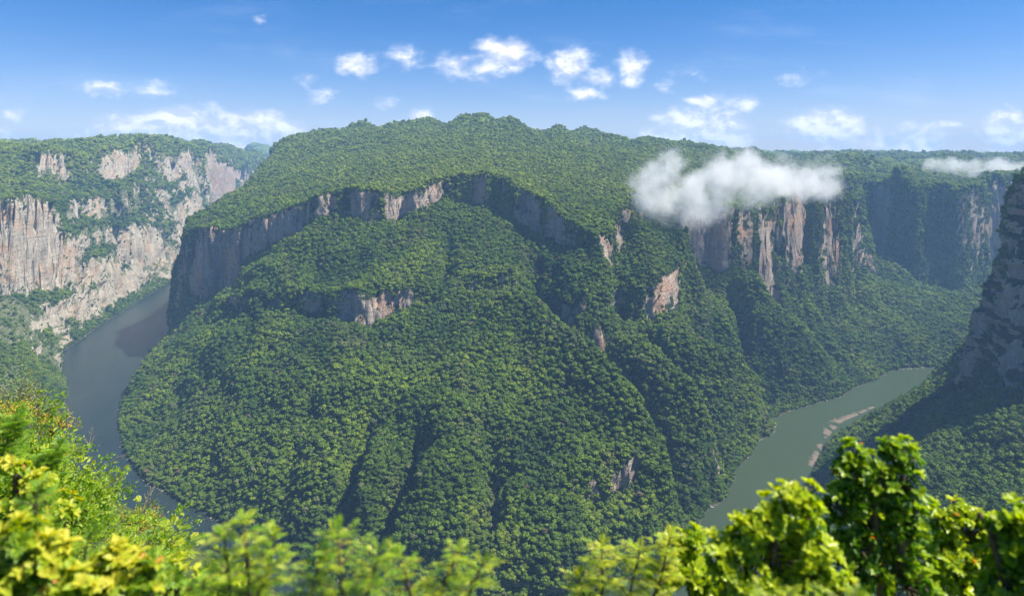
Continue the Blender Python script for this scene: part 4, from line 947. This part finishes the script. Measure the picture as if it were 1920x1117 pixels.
broad_shrub('shrub', [(1765, 985, 30), (1800, 965, 26), (1820, 1000, 42), (1775, 1040, 48), (1860, 1030, 48), (1740, 1080, 50), (1820, 1085, 60), (1890, 1075, 50), (1850, 985, 26)], 3.9,
            [[(1800, 1330, .1), (1805, 1150, 0), (1815, 1040, 0)], [(1805, 1150, 0), (1870, 1060, 0), (1890, 1010, 0)]], 'low yellow-green leafy shrub right of the tallest one', 33, (.038, .06), 1.2)
broad_shrub('shrub', [(1890, 995, 30), (1930, 985, 40), (1905, 1040, 40), (1940, 1080, 60), (1880, 1110, 40)], 2.6,
            [[(1930, 1330, .1), (1900, 1130, 0), (1900, 1030, 0)], [(1900, 1130, 0), (1860, 1000, .05), (1835, 960, .1)]], 'shrub with dark bare stems cut off by the right edge', 34, (.035, .055), .8, young=.5)
broad_shrub('shrub', [(1290, 1060, 34), (1250, 1090, 34), (1320, 1100, 44), (1300, 1010, 20), (1275, 1030, 26), (1365, 1105, 44)], 3.6,
            [[(1300, 1330, .1), (1300, 1150, 0), (1290, 1060, 0)]], 'small leafy shrub at the bottom between the ferny branches and the river', 35, (.04, .06), 1.2, young=.7)

# -- feathery branches reaching up into the bottom of the view
def frond_plant(name, shoots, Y, label, seed, leaf=.20, per=34, tr=(.45, 1.0)):
    r = np.random.default_rng(seed); e = bpy.data.objects.new(name, None); COL.objects.link(e)
    base = at(shoots[0][0][0], 1420, Y); e.location = tuple(base); e['label'] = label; e['category'] = 'shrub'; e['group'] = 'shrubs in the near foreground'
    T = Tubes(); B = []; DD = []; LL = []
    for pts in shoots:
        p3 = [Vector(at(px, py + 22, Y + dy_) - base) for px, py, dy_ in pts]
        T.line([Vector((0, 0, 0))] + p3, .012, .003, 6)
        ln = sum((p3[i + 1] - p3[i]).length for i in range(len(p3) - 1)); n = max(6, int(ln / .022))
        for k in range(n):
            s = (k + r.random()) / n * (len(p3) - 1); i = min(int(s), len(p3) - 2); c = p3[i].lerp(p3[i + 1], s - i); d = (p3[i + 1] - p3[i]).normalized()
            a = k * 2.399 + r.normal() * .3; sd = (Vector((math.cos(a), math.sin(a) * .8, .18)) + d * .35 + Vector(r.normal(size=3) * .12)).normalized()
            Lb = leaf * r.uniform(.6, 1.1) * (1.05 - .72 * s / (len(p3) - 1)); q1 = c + sd * Lb * .5 + Vector((0, 0, .02 * Lb)); q2 = c + sd * Lb - Vector((0, 0, .14 * Lb))
            T.line([c, q1, q2], .0028, .0012, 4)
            side = sd.cross(Vector((0, 0, 1))).normalized(); m_ = max(4, int(Lb / .017))
            for j in range(m_):
                t_ = (j + .8) / m_; o_ = c.lerp(q1, t_ * 2) if t_ < .5 else q1.lerp(q2, t_ * 2 - 1)
                for sg in (-1, 1):
                    dr = (side * sg + sd * .7 + Vector(r.normal(size=3) * .15)).normalized(); B.append(o_[:]); DD.append(dr[:]); LL.append(leaf * .36 * r.uniform(.75, 1.15) * (1.1 - .6 * t_))
            B.append(q2[:]); DD.append(sd[:]); LL.append(leaf * .3)
        for k in range(4):
            dr = (d + Vector(r.normal(size=3) * .4)).normalized(); B.append(p3[-1][:]); DD.append(dr[:]); LL.append(leaf * .45)
    fm = frond_mesh(r, np.array(B), unit(np.array(DD)), np.array(LL), 10, .22, M_frond, tr)
    link('stems', T.mesh('stems', M_twig), None, e); link('foliage', fm, None, e); return e
frond_plant('shrub', [[(470, 1150, 0), (465, 1040, 0), (455, 955, 0)], [(440, 1180, .1), (500, 1060, .05), (515, 985, 0)], [(430, 1150, 0), (430, 1060, 0), (420, 985, 0)]], 2.3, 'soft feathery lime shrub whose tips stand in front of the left river bend', 41, .17)
frond_plant('shrub', [[(560, 1200, 0), (585, 1090, 0), (600, 1020, 0)], [(650, 1160, 0), (640, 1050, 0), (632, 975, 0)], [(610, 1200, 0), (690, 1090, 0), (712, 1010, 0)]], 2.1, 'blurred feathery shrub with two upright yellow-green tips left of centre', 42, .17)
frond_plant('shrub', [[(790, 1200, 0), (830, 1080, 0), (858, 1010, 0)], [(760, 1200, 0), (770, 1090, 0), (752, 1020, 0)], [(820, 1190, 0), (880, 1090, 0), (905, 1035, 0)]], 2.3, 'feathery shrub with a thin arching tip near the middle of the bottom edge', 43, .16)
frond_plant('shrub', [[(1110, 1200, 0), (1130, 1080, 0), (1128, 1000, 0)], [(1160, 1200, 0), (1185, 1070, 0), (1200, 1010, 0)], [(1180, 1200, 0), (1240, 1060, 0), (1255, 985, 0)], [(1090, 1200, 0), (1100, 1110, 0), (1085, 1060, 0)]], 3.3, 'ferny yellow-tipped shrub right of the bottom centre in front of the mountain slope', 44, .2)
frond_plant('shrub', [[(1370, 1230, 0), (1430, 1130, 0), (1480, 1095, 0)], [(1500, 1230, 0), (1560, 1130, 0), (1600, 1100, 0)]], 2.0, 'blurred feathery sprigs along the bottom edge below the round leafy shrub', 45, .15, 12)
frond_plant('shrub', [[(20, 1200, 0), (60, 1030, 0), (70, 900, 0)], [(120, 1200, 0), (150, 1080, 0), (165, 985, 0)]], 2.6, 'large blurred feathery shrub in the lower left corner', 46, .2, 16, (.2, .7))
frond_plant('shrub', [[(250, 1200, 0), (280, 1100, 0), (290, 1030, 0)], [(330, 1200, 0), (370, 1110, 0), (385, 1060, 0)]], 2.6, 'blurred feathery shrub along the bottom edge below the slope bushes', 47, .18, 14, (.25, .75))
frond_plant('shrub', [[(-20, 900, .0), (15, 800, 0), (30, 760, 0)], [(40, 950, 0), (80, 860, 0), (110, 815, 0)]], 6.5, 'arching feathery shrub at the left edge below the orange bushes', 48, .32, 10, (.3, .8))

# -- big soft leaves right in front, lower left
for lobes, Y_, lb, sd in (([(40, 1010, 36), (90, 1060, 46), (20, 1090, 50), (130, 1110, 44)], 2.4, 'blurred large-leaved yellow-green shrub in the lower left corner', 51),
                          ([(215, 1060, 38), (260, 1095, 46), (180, 1110, 40)], 2.6, 'blurred large-leaved shrub along the bottom edge, second from the left corner', 52),
                          ([(30, 880, 24), (75, 915, 34), (20, 950, 34), (110, 960, 30)], 4.2, 'large-leaved yellow-green shrub at the left edge, above the corner shrub', 53),
                          ([(330, 1085, 30), (370, 1105, 36), (410, 1110, 26)], 3.4, 'large-leaved shrub at the lower end of the near slope beside the feathery tips', 54)):
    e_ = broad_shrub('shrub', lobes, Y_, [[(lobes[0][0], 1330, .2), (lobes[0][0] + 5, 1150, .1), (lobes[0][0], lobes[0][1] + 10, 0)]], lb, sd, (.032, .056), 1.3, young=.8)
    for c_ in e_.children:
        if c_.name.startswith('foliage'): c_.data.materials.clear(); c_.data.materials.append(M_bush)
